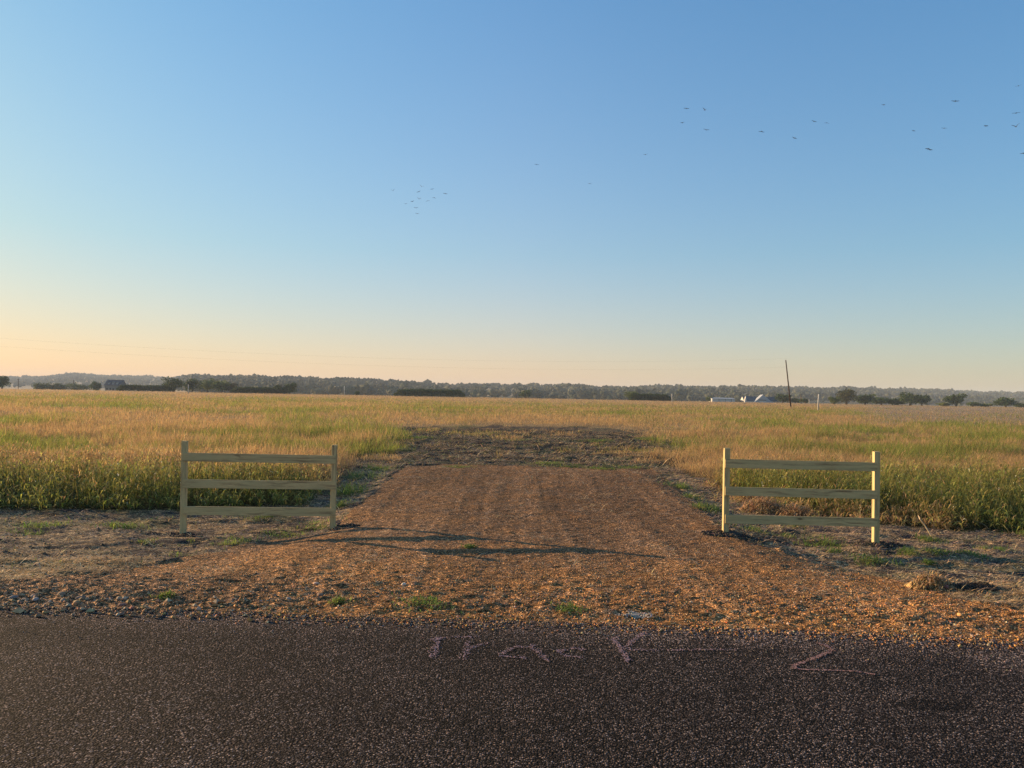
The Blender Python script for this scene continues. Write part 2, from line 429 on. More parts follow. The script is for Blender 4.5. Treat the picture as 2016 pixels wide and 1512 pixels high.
o = mesh_np('road', np.stack([XR, YR, ZR], -1).reshape(-1, 3), Q, M_A, col=CR.reshape(-1, 3), smooth=True)
tag(o, 'dark coarse chip seal asphalt road', 'road', kind='structure')

# ------------------------------------------------------------------ chalk writing on the road: Track 2
def stroke(pts, w, dens, out, colr):
    P = [at_z(*p)[:2] for p in pts]
    for a, b in zip(P[:-1], P[1:]):
        a = np.array(a); b = np.array(b); L = np.linalg.norm(b - a); n = int(L * dens)
        u = rng.random(n)[:, None]; p = a + (b - a) * u + rng.normal(0, w, (n, 2))
        s = rng.uniform(.0035, .009, n); an = rng.uniform(0, PI, n)
        for k in range(n):
            out.append((p[k, 0], p[k, 1], s[k], an[k], colr))
fl = []
pk = (.30, .195, .21); pk2 = (.27, .155, .145)
LET = [([(845, 1262), (880, 1256), (940, 1256)], .016, 170), ([(864, 1255), (858, 1275), (851, 1298)], .018, 260),
       ([(921, 1266), (917, 1283), (913, 1302)], .018, 190), ([(921, 1284), (940, 1273), (962, 1268)], .014, 170),
       ([(1050, 1277), (1020, 1275), (990, 1286), (985, 1293), (1010, 1296), (1040, 1298)], .014, 190), ([(1045, 1270), (1058, 1285), (1080, 1304)], .016, 180),
       ([(1150, 1280), (1118, 1279), (1098, 1284), (1112, 1293), (1146, 1296)], .013, 210),
       ([(1207, 1257), (1215, 1268), (1227, 1286), (1237, 1305)], .017, 300), ([(1228, 1280), (1245, 1264), (1272, 1246)], .014, 200), ([(1228, 1281), (1300, 1282), (1380, 1281), (1456, 1281)], .013, 120)]
for pts, w, d in LET: stroke(pts, w, d, fl, pk)
stroke([(1608, 1268), (1626, 1273), (1640, 1282), (1622, 1290), (1590, 1302), (1560, 1314), (1572, 1320)], .012, 300, fl, pk2)
stroke([(1572, 1320), (1640, 1322), (1685, 1324), (1722, 1330)], .005, 260, fl, pk2)
fl = np.array([(a, b, c, d, *e) for a, b, c, d, e in fl])
ca, sa = np.cos(fl[:, 3]), np.sin(fl[:, 3]); L = fl[:, 2]; W = fl[:, 2] * .6
z = np.full(len(fl), .0105)
vv = np.stack([np.stack([fl[:, 0] + ca * L * i - sa * W * j, fl[:, 1] + sa * L * i + ca * W * j, z + .001 * (i * j)], -1) for i, j in ((-1, -1), (1, -1), (1, 1), (-1, 1))], 1).reshape(-1, 3)
qq = np.arange(len(vv)).reshape(-1, 4)
o = mesh_np('chalk_writing', vv, qq, mat_col('pink_chalk', .95), col=np.repeat(fl[:, 4:7], 4, 0))
tag(o, 'faint pink chalk writing reading Track 2 on the asphalt', 'writing')

# ------------------------------------------------------------------ blades
def blades(n_pos, az, el, L, W, col, droop=.7, bot=.55):
    """two-facet blade per row; n_pos (n,3)"""
    n = len(az); dx, dy = np.cos(az), np.sin(az)
    ce, se = np.cos(el), np.sin(el); el2 = el - droop; ce2, se2 = np.cos(el2), np.sin(el2)
    p0 = n_pos; h = (L * .5)[:, None]
    p1 = p0 + h * np.stack([dx * ce, dy * ce, se], -1); p2 = p1 + h * np.stack([dx * ce2, dy * ce2, se2], -1)
    w = (W * .5)[:, None] * np.stack([-dy, dx, np.zeros(n)], -1)
    V = np.stack([p0, p1 - w, p1 + w, p2], 1).reshape(-1, 3)
    b = np.arange(n)[:, None] * 4; T = np.stack([b + [0, 1, 2], b + [1, 3, 2]], 1).reshape(-1, 3)
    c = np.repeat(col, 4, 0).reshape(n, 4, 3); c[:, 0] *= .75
    return V, T, c.reshape(-1, 3)

def join(parts):
    vs, ts, cs = [], [], []; o = 0
    for v, t, c in parts: vs.append(v); ts.append(t + o); cs.append(c); o += len(v)
    return np.concatenate(vs), np.concatenate(ts), np.concatenate(cs)

def jit(col, n, s=.18):
    c = np.asarray(col) * (1 + rng.normal(0, s, (n, 1))) * (1 + rng.normal(0, s * .35, (n, 3))); return np.clip(c, .004, .9)
def mixc(a, b, k): return a * (1 - k[:, None]) + b * k[:, None]

# --- near tall weeds (plants with stems and leaves)
def near_weeds(x0, x1, y0, y1, dens):
    n = int((x1 - x0) * (y1 - y0) * dens)
    x = rng.uniform(x0, x1, n); y = rng.uniform(y0, y1, n)
    fz = rng.normal(0, .26, (2, n)); k = ~is_bare(x + fz[0], y + fz[1], .6) & ~is_gravel(x, y)
    x, y = x[k], y[k]; n = len(x); z = ground_z(x, y)
    g = greenness(x, y)
    front = np.zeros(n)
    # distance behind the front edge of the stand, by probing forward
    for s in (.35, .8, 1.3): front += ~is_bare(x, y - s, .35)
    front = front / 3
    hgt = (.62 + .35 * fbm(x * .8, y * .8, 71, 3) + .0) * (.36 + .64 * front) * rng.uniform(.7, 1.15, n) * (1 - .25 * (1 - g)) * (.68 + .6 * vn(x * 1.7, y * 1.7, 78))
    rightlow = sm(4.2, 4.8, x) * (1 - sm(7.6, 9.2, x)) * (1 - front)
    hgt = hgt * (1 - .45 * rightlow); g = g * (1 - rightlow)
    parts = []
    sc = mixc(jit(TAN * .9, n), jit(YGR * .8, n), g)
    az = rng.uniform(0, 2 * PI, n)
    P = np.stack([x, y, z - .02], -1)
    parts.append(blades(P, az, rng.uniform(1.25, 1.55, n), hgt * 1.15, rng.uniform(.006, .011, n), sc, .12))
    for i in range(9):
        f = rng.uniform(.02, .9, n); L = rng.uniform(.16, .42, n) * (1 - .35 * f)
        p = P + np.stack([rng.normal(0, .03, n), rng.normal(0, .03, n), f * hgt], -1)
        base = mixc(jit(TAN * .85, n, .25), mixc(mixc(jit(GRN, n, .3), jit(YGR * 1.15, n, .25), f ** 1.5 * .8), jit(DGR, n, .3), (1 - f) * .6), np.clip(g * 1.15 - rng.uniform(0, .22, n), 0, 1))  # sunlit tops and shaded bottoms worked into the leaf colour
        base = base * (.55 + .9 * vn(x * 2.2, y * 2.2, 77))[:, None]; y_ = (rng.random(n) < .13)[:, None]; base = np.where(y_, jit([.42, .42, .12], n), base)  # random bright leaves, painted as highlight specks
        parts.append(blades(p, rng.uniform(0, 2 * PI, n), rng.uniform(.2, 1.25, n), L, rng.uniform(.012, .034, n), base, rng.uniform(.4, 1.3, n)))
    # airy seed heads
    m = rng.random(n) < (.06 + .85 * (1 - g))
    for i in range(4):
        k2 = m & (rng.random(n) < .9); nn = k2.sum()
        p = P[k2] + np.stack([rng.normal(0, .04, nn), rng.normal(0, .04, nn), hgt[k2] * rng.uniform(.8, 1.12, nn)], -1)
        parts.append(blades(p, rng.uniform(0, 2 * PI, nn), rng.uniform(.3, 1.4, nn), rng.uniform(.08, .2, nn), rng.uniform(.008, .018, nn), jit(TAN * 1.1, nn, .2), .5))
    # pale curled flecks, their cream colour standing in for highlights on the leaves
    m = rng.random(n) < .09; nn = m.sum()
    p = P[m] + np.stack([np.zeros(nn), np.zeros(nn), hgt[m] * rng.uniform(.3, 1, nn)], -1)
    parts.append(blades(p, rng.uniform(0, 2 * PI, nn), rng.uniform(-.3, .9, nn), rng.uniform(.06, .15, nn), rng.uniform(.018, .036, nn), jit([.75, .70, .48], nn, .1), 1.2))
    return join(parts)

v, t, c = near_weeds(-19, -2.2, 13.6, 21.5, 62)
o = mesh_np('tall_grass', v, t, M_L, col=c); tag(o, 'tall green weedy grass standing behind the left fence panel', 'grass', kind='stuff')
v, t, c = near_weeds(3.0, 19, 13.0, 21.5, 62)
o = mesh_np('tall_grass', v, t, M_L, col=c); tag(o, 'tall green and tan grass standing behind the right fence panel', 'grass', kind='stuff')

# --- field grass, thinning with distance
def field(ya, yb_, n, wide):
    t = rng.uniform(-wide, wide, n); y = ya * (yb_ / ya) ** rng.random(n); x = t * (y + 2)
    inb = is_bare(x, y, .5); tus = inb & (y > 25.5) & (fbm(x / 1.6, y / 3.0, 84, 3) > .635 - .12 * sm(36, 46, y)) & (rng.random(n) < .55)
    k = (~inb | tus) & ~((y < 30) & is_gravel(x, y))
    s = stubble(x, y); k &= rng.random(n) > s * .75
    x, y = x[k], y[k]; n = len(x); z = ground_z(x, y)
    g = greenness(x, y)
    patch = fbm(x / 3, y / 2.4, 81, 3)
    h = np.clip(.40 + .75 * (patch - .5) + .35 * (vn(x / .7, y / .9, 86) - .5) + .12 * g, .12, .95) * rng.uniform(.6, 1.2, n)
    thin = (sm(.60, .72, fbm(x / 7, y / 2.2, 83, 3)) * (1 - sm(55, 75, y)) * sm(24, 30, y))
    kk = rng.random(n) > thin * .85
    fz = rng.normal(0, .35, (2, n)) * (1 + 2.5 * sm(20, 38, y)); kk &= ~is_bare(x + fz[0], y + fz[1], .9) | tus[k]; h = np.where(tus[k], h * .42, h); g = np.where(tus[k], g * .6+ .3 * (fbm(x / 1.2, y / 2, 85) > .66), g)
    x, y, z, g, h, patch = x[kk], y[kk], z[kk], g[kk], h[kk], patch[kk]; n = len(x)
    gg = (rng.random(n) < g).astype(float) * (.55 + .45 * g)
    gcol = mixc(jit(GRN * 1.25, n, .25), jit(YGR * 1.05, n, .25), rng.random(n))
    col = mixc(jit(TAN, n, .16), gcol, gg)
    far = (y / 25.0)
    f = rng.uniform(0, .55, n)
    P = np.stack([x, y, z + f * h - .03], -1)
    W = .0078 * np.clip(far, .8, 9) * rng.uniform(.6, 1.5, n)
    return blades(P, rng.uniform(0, 2 * PI, n), rng.uniform(.7, 1.5, n), h * (1.15 - .5 * f), W, col, rng.uniform(.1, .8, n))
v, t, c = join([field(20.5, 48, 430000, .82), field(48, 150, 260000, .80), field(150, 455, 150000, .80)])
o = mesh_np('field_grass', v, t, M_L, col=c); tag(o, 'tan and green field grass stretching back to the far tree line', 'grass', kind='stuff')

# --- small green tufts
TUFT = [(87, 1037, 75, 9), (238, 1038, 70, 10), (291, 1067, 50, 7), (365, 1065, 45, 7), (460, 1069, 75, 9), (354, 1094, 45, 8), (330, 1179, 45, 7), (661, 1190, 50, 8),
        (847, 1193, 110, 8), (926, 1079, 25, 4), (626, 1030, 70, 8), (560, 1046, 80, 6), (715, 945, 60, 16), (690, 975, 55, 22), (672, 1000, 40, 14), (745, 928, 60, 10), (824, 864, 60, 5), (770, 852, 60, 9),
        (1075, 915, 70, 5), (1120, 919, 60, 4), (1188, 924, 60, 5), (1240, 922, 60, 5), (1337, 962, 50, 12), (1360, 982, 45, 10), (1395, 1006, 55, 12), (1014, 868, 40, 4), (1279, 867, 50, 7),
        (1177, 870, 60, 4), (1115, 1204, 60, 8), (1473, 1045, 60, 12), (1531, 1057, 60, 9), (1617, 1073, 80, 10), (1648, 1086, 40, 9), (1715, 1108, 75, 12), (1788, 1092, 55, 9), (1829, 1111, 20, 8),
        (1845, 1095, 60, 7), (1909, 1098, 60, 7), (1823, 1063, 60, 9), (2007, 1054, 50, 8), (900, 920, 60, 3), (1960, 1085, 60, 6), (520, 1020, 90, 8), (600, 1012, 60, 8), (60, 1050, 60, 5), (1560, 1036, 60, 9)]
parts = []
for px, py, w, hpx in TUFT:
    p = hit(px, py); sc = p[1] / F; rx = w * sc * .55; n = int(420 * min(2.2, max(.5, rx / .35)))
    x = p[0] + rng.normal(0, rx * .5, n); y = p[1] + rng.normal(0, rx * .45, n)
    kx = fbm(x * 5, y * 5, 91) > .42; x, y = x[kx], y[kx]; n = len(x); z = ground_z(x, y)
    hh = max(.05, hpx * sc * 1.0)
    col = mixc(jit([.10, .20, .04], n, .25), jit([.27, .27, .08], n, .2), rng.random(n) * .7)
    parts.append(blades(np.stack([x, y, z - .005], -1), rng.uniform(0, 2 * PI, n), rng.uniform(.35, 1.35, n), hh * rng.uniform(.8, 1.9, n), rng.uniform(.007, .015, n), col, .6))
n = 60000   # sparse low growth over the verge
x = rng.uniform(-13, 13, n); y = rng.uniform(8, 46, n); d = y - edge(x)
k = is_bare(x, y) & ~is_gravel(x, y) & (fbm(x * 1.1, y * 1.6, 92, 3) + .10 * rng.random(n) > .60) & (d > 1.1)
x, y = x[k], y[k]; n = len(x)
dry = (rng.random(n) < .45).astype(float)
parts.append(blades(np.stack([x, y, ground_z(x, y) - .005], -1), rng.uniform(0, 2 * PI, n), rng.uniform(.2, 1.2, n), rng.uniform(.05, .13, n), rng.uniform(.006, .012, n) * np.clip(y / 12, 1, 3),
                    mixc(jit([.13, .18, .045], n, .25), jit([.36, .25, .12], n, .2), dry), .5))
v, t, c = join(parts)
o = mesh_np('low_weeds', v, t, M_L, col=c); tag(o, 'low green weed tufts scattered over the bare verge and gravel', 'weeds', kind='stuff')

# --- straw litter
n = 150000
x = rng.uniform(-13.2, 13.2, n); y = 8.2 * (47 / 8.2) ** rng.random(n)
g_ = is_gravel(x, y); k = is_bare(x, y) & (fbm(x * 1.6, y * 2.6, 95, 3) + .25 * rng.random(n) > np.where(g_, .84, .44) + .13 * sm(22, 27, y)) & (y - edge(x) > .25)
x, y = x[k], y[k]; n = len(x)
big = np.where(rng.random(n) < .06, 2.0, 1.0) * np.clip(y / 12, 1, 2.2)
v, t, c = blades(np.stack([x, y, ground_z(x, y) + rng.uniform(.002, .02, n)], -1), rng.normal(0, .7, n) + PI * (rng.random(n) < .5), np.abs(rng.normal(.12, .28, n)), rng.uniform(.05, .17, n) * big,
                 rng.uniform(.003, .007, n) * big, jit([.66, .47, .26], n, .22), .3)
o = mesh_np('straw_litter', v, t, M_STRAW, col=c); tag(o, 'pale dry straw and stalk litter lying on the bare soil', 'straw litter', kind='stuff')
# fine dry mown grass beside the gravel
n = 110000
x = rng.uniform(-13.2, 13.2, n); y = rng.uniform(7.6, 11.2, n); d = y - edge(x)
k = is_bare(x, y) & ~is_gravel(x, y) & (fbm(x * 1.1, y * 2.0, 53, 3) > .44) & (d > .5) & (d < 3.2)
x, y = x[k], y[k]; n = len(x)
v, t, c = blades(np.stack([x, y, ground_z(x, y) - .004], -1), rng.uniform(0, 2 * PI, n), rng.uniform(.1, .9, n), rng.uniform(.03, .09, n), rng.uniform(.004, .008, n), jit([.55, .36, .16], n, .2), .4)
o = mesh_np('dry_grass', v, t, M_STRAW, col=c); tag(o, 'short tan mown grass on the verge beside the gravel', 'grass', kind='stuff')

# ------------------------------------------------------------------ gravel pebbles and clods
OV = np.array([(1, 0, 0), (-1, 0, 0), (0, 1, 0), (0, -1, 0), (0, 0, 1), (0, 0, -1)], float)
OF = np.array([(0, 2, 4), (2, 1, 4), (1, 3, 4), (3, 0, 4), (2, 0, 5), (1, 2, 5), (3, 1, 5), (0, 3, 5)])
def rocks(P, S, col, flat=.7):
    n = len(P); j = 1 + rng.uniform(-.38, .38, (n, 6, 1)); v = OV[None] * j + rng.normal(0, .13, (n, 6, 3))
    v = v * S[:, None, None] * np.array([1, 1, flat]) * (1 + rng.uniform(-.25, .35, (n, 1, 3)))
    a = rng.uniform(0, 2 * PI, n); ca, sa = np.cos(a)[:, None], np.sin(a)[:, None]
    x = v[..., 0] * ca - v[..., 1] * sa; y = v[..., 0] * sa + v[..., 1] * ca
    V = np.stack([x, y, v[..., 2]], -1) + P[:, None]
    T = (OF[None] + np.arange(n)[:, None, None] * 6).reshape(-1, 3)
    return V.reshape(-1, 3), T, np.repeat(col, 6, 0)
parts = []
n = 230000
x = rng.uniform(-10.5, 11, n); y = 6.3 * (24 / 6.3) ** (rng.random(n) ** 1.25); d = y - edge(x)
k = (is_gravel(x, y) | (d < .3)) & (d > -.12 - .25 * rng.random(n) ** 3) & (fbm(x * 3, y * 4, 101, 3) + .5 * rng.random(n) > .5)
x, y, d = x[k], y[k], d[k]; n = len(x)
S = (.0035 + .008 * (1 - .5 * sm(3, 5, d)) * rng.random(n) ** 3 + .007 * (1 - sm(.6, 2.4, d)) * rng.random(n) ** 3 + .022 * (1 - sm(.25, .8, d)) * sm(1.2, 3, -x) * rng.random(n) ** 8) * (1 + .3 * sm(12, 20, y))
kind = rng.random(n)
col = np.where((kind < .62)[:, None], jit([.42, .205, .072], n, .28) * (1 - .3 * sm(3, 7, d))[:, None], np.where((kind < .85)[:, None], jit([.22, .14, .085], n, .25), jit([.42, .32, .21], n, .2)))
lf = (sm(1.5, 5, -x) * (1 - sm(.6, 2.4, d)))[:, None]; col = col * (1 - .6 * lf) + jit([.28, .19, .12], n, .25) * .6 * lf
z = np.where(d < .05, .008, ground_z(x, y))
parts.append(rocks(np.stack([x, y, z + S * .25], -1), S, col))
# loose chips strewn on the outer asphalt
n = 2500; x = rng.uniform(-7, 7, n); y = edge(x) - .9 * rng.random(n) ** 2.4; S = rng.uniform(.003, .007, n)
parts.append(rocks(np.stack([x, y, .007 + S * .4], -1), S, jit([.30, .22, .16], n, .3)))
v, t, c = join(parts)
o = mesh_np('loose_gravel', v, t, M_ST, col=c); tag(o, 'loose orange gravel and clods along the drive and road edge', 'gravel', kind='stuff')
# soil crumbs on bare verge
n = 45000
x = rng.uniform(-13, 13, n); y = 8 * (30 / 8) ** rng.random(n)
k = is_bare(x, y) & ~is_gravel(x, y) & (fbm(x * 1.4, y * 2.2, 103, 3) > .45); x, y = x[k], y[k]; n = len(x)
S = .006 + .02 * rng.random(n) ** 4
v, t, c = rocks(np.stack([x, y, ground_z(x, y) + S * .2], -1), S, jit([.10, .078, .062], n, .3))
o = mesh_np('soil_crumbs', v, t, M_ST, col=c); tag(o, 'dark crumbs of turned soil on the verge', 'soil', kind='stuff')

# individual larger stones
def stone(px, py, wpx, col, label, flat=.6, group=None):
    p = hit(px, py); p = (p[0], p[1], float(ground_z(p[0], p[1]))) if p[1] > edge(p[0]) else (p[0], p[1], .006)
    r = wpx / F * p[1] * .5
    bm = bmesh.new(); bmesh.ops.create_icosphere(bm, subdivisions=2, radius=1)
    sx, sy = random.uniform(.9, 1.15), random.uniform(.6, .85); ox, oy = random.uniform(0, 50), random.uniform(0, 50)
    for v in bm.verts:
        k = 1 + .45 * (float(fbm(v.co.x * 1.2 + ox, v.co.y * 1.2 + v.co.z * 1.7 + oy, 3, 3)) - .5)
        v.co = Vector((v.co.x * sx, v.co.y * sy, v.co.z * flat)) * k * r
    me = bpy.data.meshes.new('stone'); bm.to_mesh(me); bm.free()
    a = me.attributes.new('Col', 'FLOAT_COLOR', 'POINT'); a.data.foreach_set('color', np.tile([*col, 1], len(me.vertices)))
    me.materials.append(M_ST)
    for f in me.polygons: f.use_smooth = True
    o = bpy.data.objects.new('stone', me); C.objects.link(o); o.location = (p[0], p[1], p[2] + r * flat * .4); o.rotation_euler = (0, 0, random.uniform(0, PI))
    tag(o, label, 'stone', group)
ED = 'larger stones along the road edge'
stone(151, 1190, 15, (.30, .20, .11), 'rounded tan stone at the left road edge, lowest and largest of its cluster', group=ED)
stone(124, 1186, 16, (.26, .20, .15), 'flat grey tan stone just left of the largest rounded stone', .45, ED)
stone(98, 1187, 9, (.42, .33, .25), 'small pale stone left of the flat grey tan stone', group=ED)
stone(48, 1182, 11, (.36, .30, .25), 'pale flat stone in the far left part of the road edge cluster', .45, ED)
stone(70, 1184, 17, (.28, .26, .25), 'long grey stone between two pale stones at the left road edge', .4, ED)
stone(27, 1182, 18, (.20, .18, .17), 'broad dark grey stone nearest the left side of the photo', .45, ED)
stone(65, 1178, 12, (.17, .17, .18), 'dark bluish stone above the long grey stone', .5, ED)
stone(122, 1175, 15, (.24, .17, .12), 'brown stone above the flat grey tan stone', .6, ED)
stone(158, 1180, 18, (.21, .15, .12), 'brown flat stone just behind the largest rounded stone', .5, ED)
stone(233, 1183, 11, (.46, .32, .20), 'upright peach stone, left of a pair near the dusty patch', .7, ED)
stone(247, 1179, 15, (.44, .33, .23), 'flat peach stone, right of a pair near the dusty patch', .4, ED)
stone(241, 1194, 16, (.20, .11, .09), 'reddish stone lying below the peach pair', .5, ED)
stone(210, 1184, 10, (.24, .19, .15), 'small brown stone left of the peach pair', group=ED)
stone(568, 1184, 9, (.33, .30, .26), 'round grey stone on gravel below the left fence panel', group=ED)
stone(604, 1204, 7, (.50, .32, .18), 'small orange stone lying just on the asphalt, left of centre', group=ED)
stone(630, 1178, 16, (.22, .14, .10), 'broad brown stone beside the round grey stone', .45, ED)
stone(795, 1152, 9, (.75, .62, .48), 'bright white stone alone on the gravel left of centre', .8)
stone(622, 1151, 12, (.62, .42, .30), 'pale pinkish stone flat on the gravel below the left panel', .4)
stone(750, 1165, 8, (.55, .34, .18), 'small orange stone just below the bright white stone', .7)
stone(1800, 1157 + 38, 9, (.52, .30, .11), 'yellow orange stone on the right gravel below the hay clump', .8, ED)
stone(1890, 1219, 11, (.55, .30, .12), 'large orange stone near the right road edge', .8, ED)
stone(1441, 1244, 8, (.33, .26, .19), 'lone tan stone sitting on the asphalt right of centre', .8)
# crushed pale patch at road edge
p = hit(1250, 1213); n = 500
x = p[0] + rng.normal(0, .075, n); y = p[1] + rng.normal(0, .05, n); S = rng.uniform(.004, .011, n)
v, t, c = rocks(np.stack([x, y, ground_z(x, y) + .006], -1), S, jit([.36, .33, .29], n, .2))
o = mesh_np('crushed_rock', v, t, M_ST, col=c); tag(o, 'small patch of crushed whitish rock at the asphalt edge right of centre', 'rock', kind='stuff')

# ------------------------------------------------------------------ fence panels
def beam(name, a, b, th, wd, parent, face, bev=.003):
    """a,b world ends; th along face normal, wd across; local X = length"""
    a, b = Vector(a), Vector(b); L = (b - a).length; X = (b - a).normalized(); Yv = (Vector(face) - X * Vector(face).dot(X)).normalized(); Z = X.cross(Yv)
    m = MB()
    m.box((0, 0, 0), (L, th, wd))
    o = m.build(name, M_W, parent, bevel=bev)
    o.matrix_basis = Matrix.Translation(-parent.location) @ Matrix.Translation((a + b) / 2) @ Matrix((X, Yv, Z)).transposed().to_4x4()
    return o
def panel(name, P, Q, Pt, Qt, rails, label):
    base = empty(name, ((P[0] + Q[0]) / 2, (P[1] + Q[1]) / 2, (P[2] + Q[2]) / 2))
    u = Vector((Q[0] - P[0], Q[1] - P[1], 0)).normalized(); nrm = Vector((u.y, -u.x, 0))   # towards the road
    for a, b in ((P, Pt), (Q, Qt)):
        a = Vector(a); b = Vector(b); d = (a - b).normalized()
        o = beam('post', b, a + d * .35, .089, .089, base, nrm)
    for (l, r, Yl, Yr) in rails:
        A = Vector(at_y(*l, Yl)) ; B = Vector(at_y(*r, Yr))
        beam('rail', A + nrm * 0, B + nrm * 0, .022, .14, base, nrm, .002)
    tag(base, label, 'fence', 'short three rail fence panels beside the drive')
    return base
def rl(xl, xr, tops_l, tops_r, h_l, h_r, Yl, Yr):
    return [((xl, a + h_l), (xr, b + h_r), Yl, Yr) for a, b in zip(tops_l, tops_r)]
o1 = .0445 + .011 + .002
panel('fence_panel', PA_b, PB_b, PA_t, PB_t, rl(359.5, 661, (891.3, 943.8, 996.8), (897.0, 947.8, 1000.5), 8.2, 8.0, 12.55 - o1, 12.88 - o1), 'three rail fence panel of new pale treated pine left of the drive')
panel('fence_panel', PC_b, PD_b, PC_t, PD_t, rl(1427.5, 1727, (904.0, 958.5, 1013.5), (911.0, 966.0, 1020.5), 8.2, 8.2, 12.28 - o1, 12.30 - o1), 'three rail fence panel right of the drive, its posts sunlit on the left side')

# dark soil mounds round the posts
def mound(p, rx, ry, h, label, dx=0, dy=-.05):
    n = 900; r = np.sqrt(rng.random(n)); a = rng.uniform(0, 2 * PI, n)
    x = p[0] + dx + r * np.cos(a) * rx; y = p[1] + dy + r * np.sin(a) * ry; zz = float(p[2])
    gz = ground_z(x, y)
    z = np.maximum(gz, zz - .05) * 0 + gz + h * (1 - r ** 2) * rng.uniform(0, 1, n)
    v, t, c = rocks(np.stack([x, y, z], -1), rng.uniform(.006, .03, n), jit([.055, .042, .034], n, .35), .8)
    # core
    bm = MB(); ring = []; N = 28
    vs = [(p[0] + dx, p[1] + dy, zz + h)]; fs = []
    for j, rr in enumerate((.35, .7, 1.0)):
        for i in range(N):
            w = 2 * PI * i / N; q = rr * (1 + .12 * math.sin(3 * w + j)); X = p[0] + dx + q * rx * math.cos(w); Yy = p[1] + dy + q * ry * math.sin(w)
            vs.append((X, Yy, float(ground_z(X, Yy)) + h * (1 - rr ** 1.5) * .8 - (.02 if rr == 1 else 0)))
    for i in range(N): fs.append((0, 1 + i, 1 + (i + 1) % N))
    tri = list(fs)
    for j in range(2):
        for i in range(N):
            a_, b_, c_, d_ = 1 + j * N + i, 1 + j * N + (i + 1) % N, 1 + (j + 1) * N + (i + 1) % N, 1 + (j + 1) * N + i
            tri += [(a_, d_, c_), (a_, c_, b_)]
    vs = np.array(vs); V, T, Cc = join([(v, t, c), (vs, np.array(tri), np.tile([.05, .039, .032], (len(vs), 1)))])
    o = mesh_np('soil_mound', V, T, M_ST, col=Cc); tag(o, label, 'soil mound', 'dark soil mounds at the fence posts')
mound(PA_b, .27, .2, .045, 'dark soil dug up round the leftmost fence post', .05, 0)
mound(PB_b, .3, .2, .045, 'dark soil dug up round the post left of the drive', .15, 0)
mound(PC_b, .52, .27, .05, 'wide dark soil mound at the post right of the drive', .12, -.02)
mound(PD_b, .42, .22, .06, 'dark soil mound at the rightmost fence post', .05, .02)

# straw piles behind the right panel, hay clump at the verge, dry stalk
def heap(p, rx, ry, h, n, colr, label, name='straw_pile', cat='straw pile', L=(.08, .28)):
    r = np.sqrt(rng.random(n)); a = rng.uniform(0, 2 * PI, n); x = p[0] + r * np.cos(a) * rx; y = p[1] + r * np.sin(a) * ry
    z = ground_z(x, y) + h * np.clip(1 - r ** 2, 0, 1) * rng.uniform(.1, 1, n)
    k = rng.random(n) < .25
    col = np.where(k[:, None], jit(np.array(colr) * .35, n, .3), jit(colr, n, .25))
    v, t, c = blades(np.stack([x, y, z], -1), rng.uniform(0, 2 * PI, n), rng.normal(.15, .5, n), rng.uniform(*L, n), rng.uniform(.006, .014, n), col, rng.uniform(.2, 1.4, n))
    cl = rocks(np.stack([x[:n // 8], y[:n // 8], z[:n // 8] * .6 + ground_z(x[:n // 8], y[:n // 8]) * .4], -1), rng.uniform(.02, .06, n // 8), jit(np.array(colr) * .6, n // 8, .3))
    v, t, c = join([(v, t, c), cl])
    o = mesh_np(name, v, t, M_STRAW, col=c); tag(o, label, cat)
OR = [.50, .32, .16]
heap(hit(1503, 1010), .46, .35, .34, 2600, OR, 'larger heap of orange dry straw seen through the right fence panel')
heap(hit(1568, 1018), .36, .30, .24, 1800, OR, 'smaller heap of dry straw right of the larger heap behind the panel')
heap(hit(1478, 990), .25, .25, .22, 900, OR, 'small straw heap furthest back behind the right fence panel')
hp = hit(1835, 1158)
heap((hp[0] - .02, hp[1], hp[2]), .24, .16, .15, 1500, [.46, .30, .14], 'clump of torn dry turf on the right verge by the gravel', 'turf_clump', 'turf clump', (.05, .16))
heap((hp[0] + .45, hp[1] - .1, hp[2]), .28, .12, .06, 900, [.10, .075, .05], 'dark tail of turned turf right of the dry clump', 'turf_clump', 'turf clump', (.04, .12))
s0 = hit(1834, 1056); s1 = at_y(1822, 1036, s0[1]); s2 = at_y(1811, 1022, s0[1] - .03); s3 = at_y(1808, 1015, s0[1] + .04); s4 = at_y(1815, 1024, s0[1] + .05)
m = MB(); m.tube([s0, s1, s2, s3], [.012, .010, .009, .006], 6); m.tube([s2, s4], [.007, .003], 5)
o = m.build('dry_stalk', mat_plain('dry_stalk', (.55, .42, .26), .7, .2, 20, .002)); tag(o, 'pale dry bent stalk standing up right of the right fence panel', 'stalk')

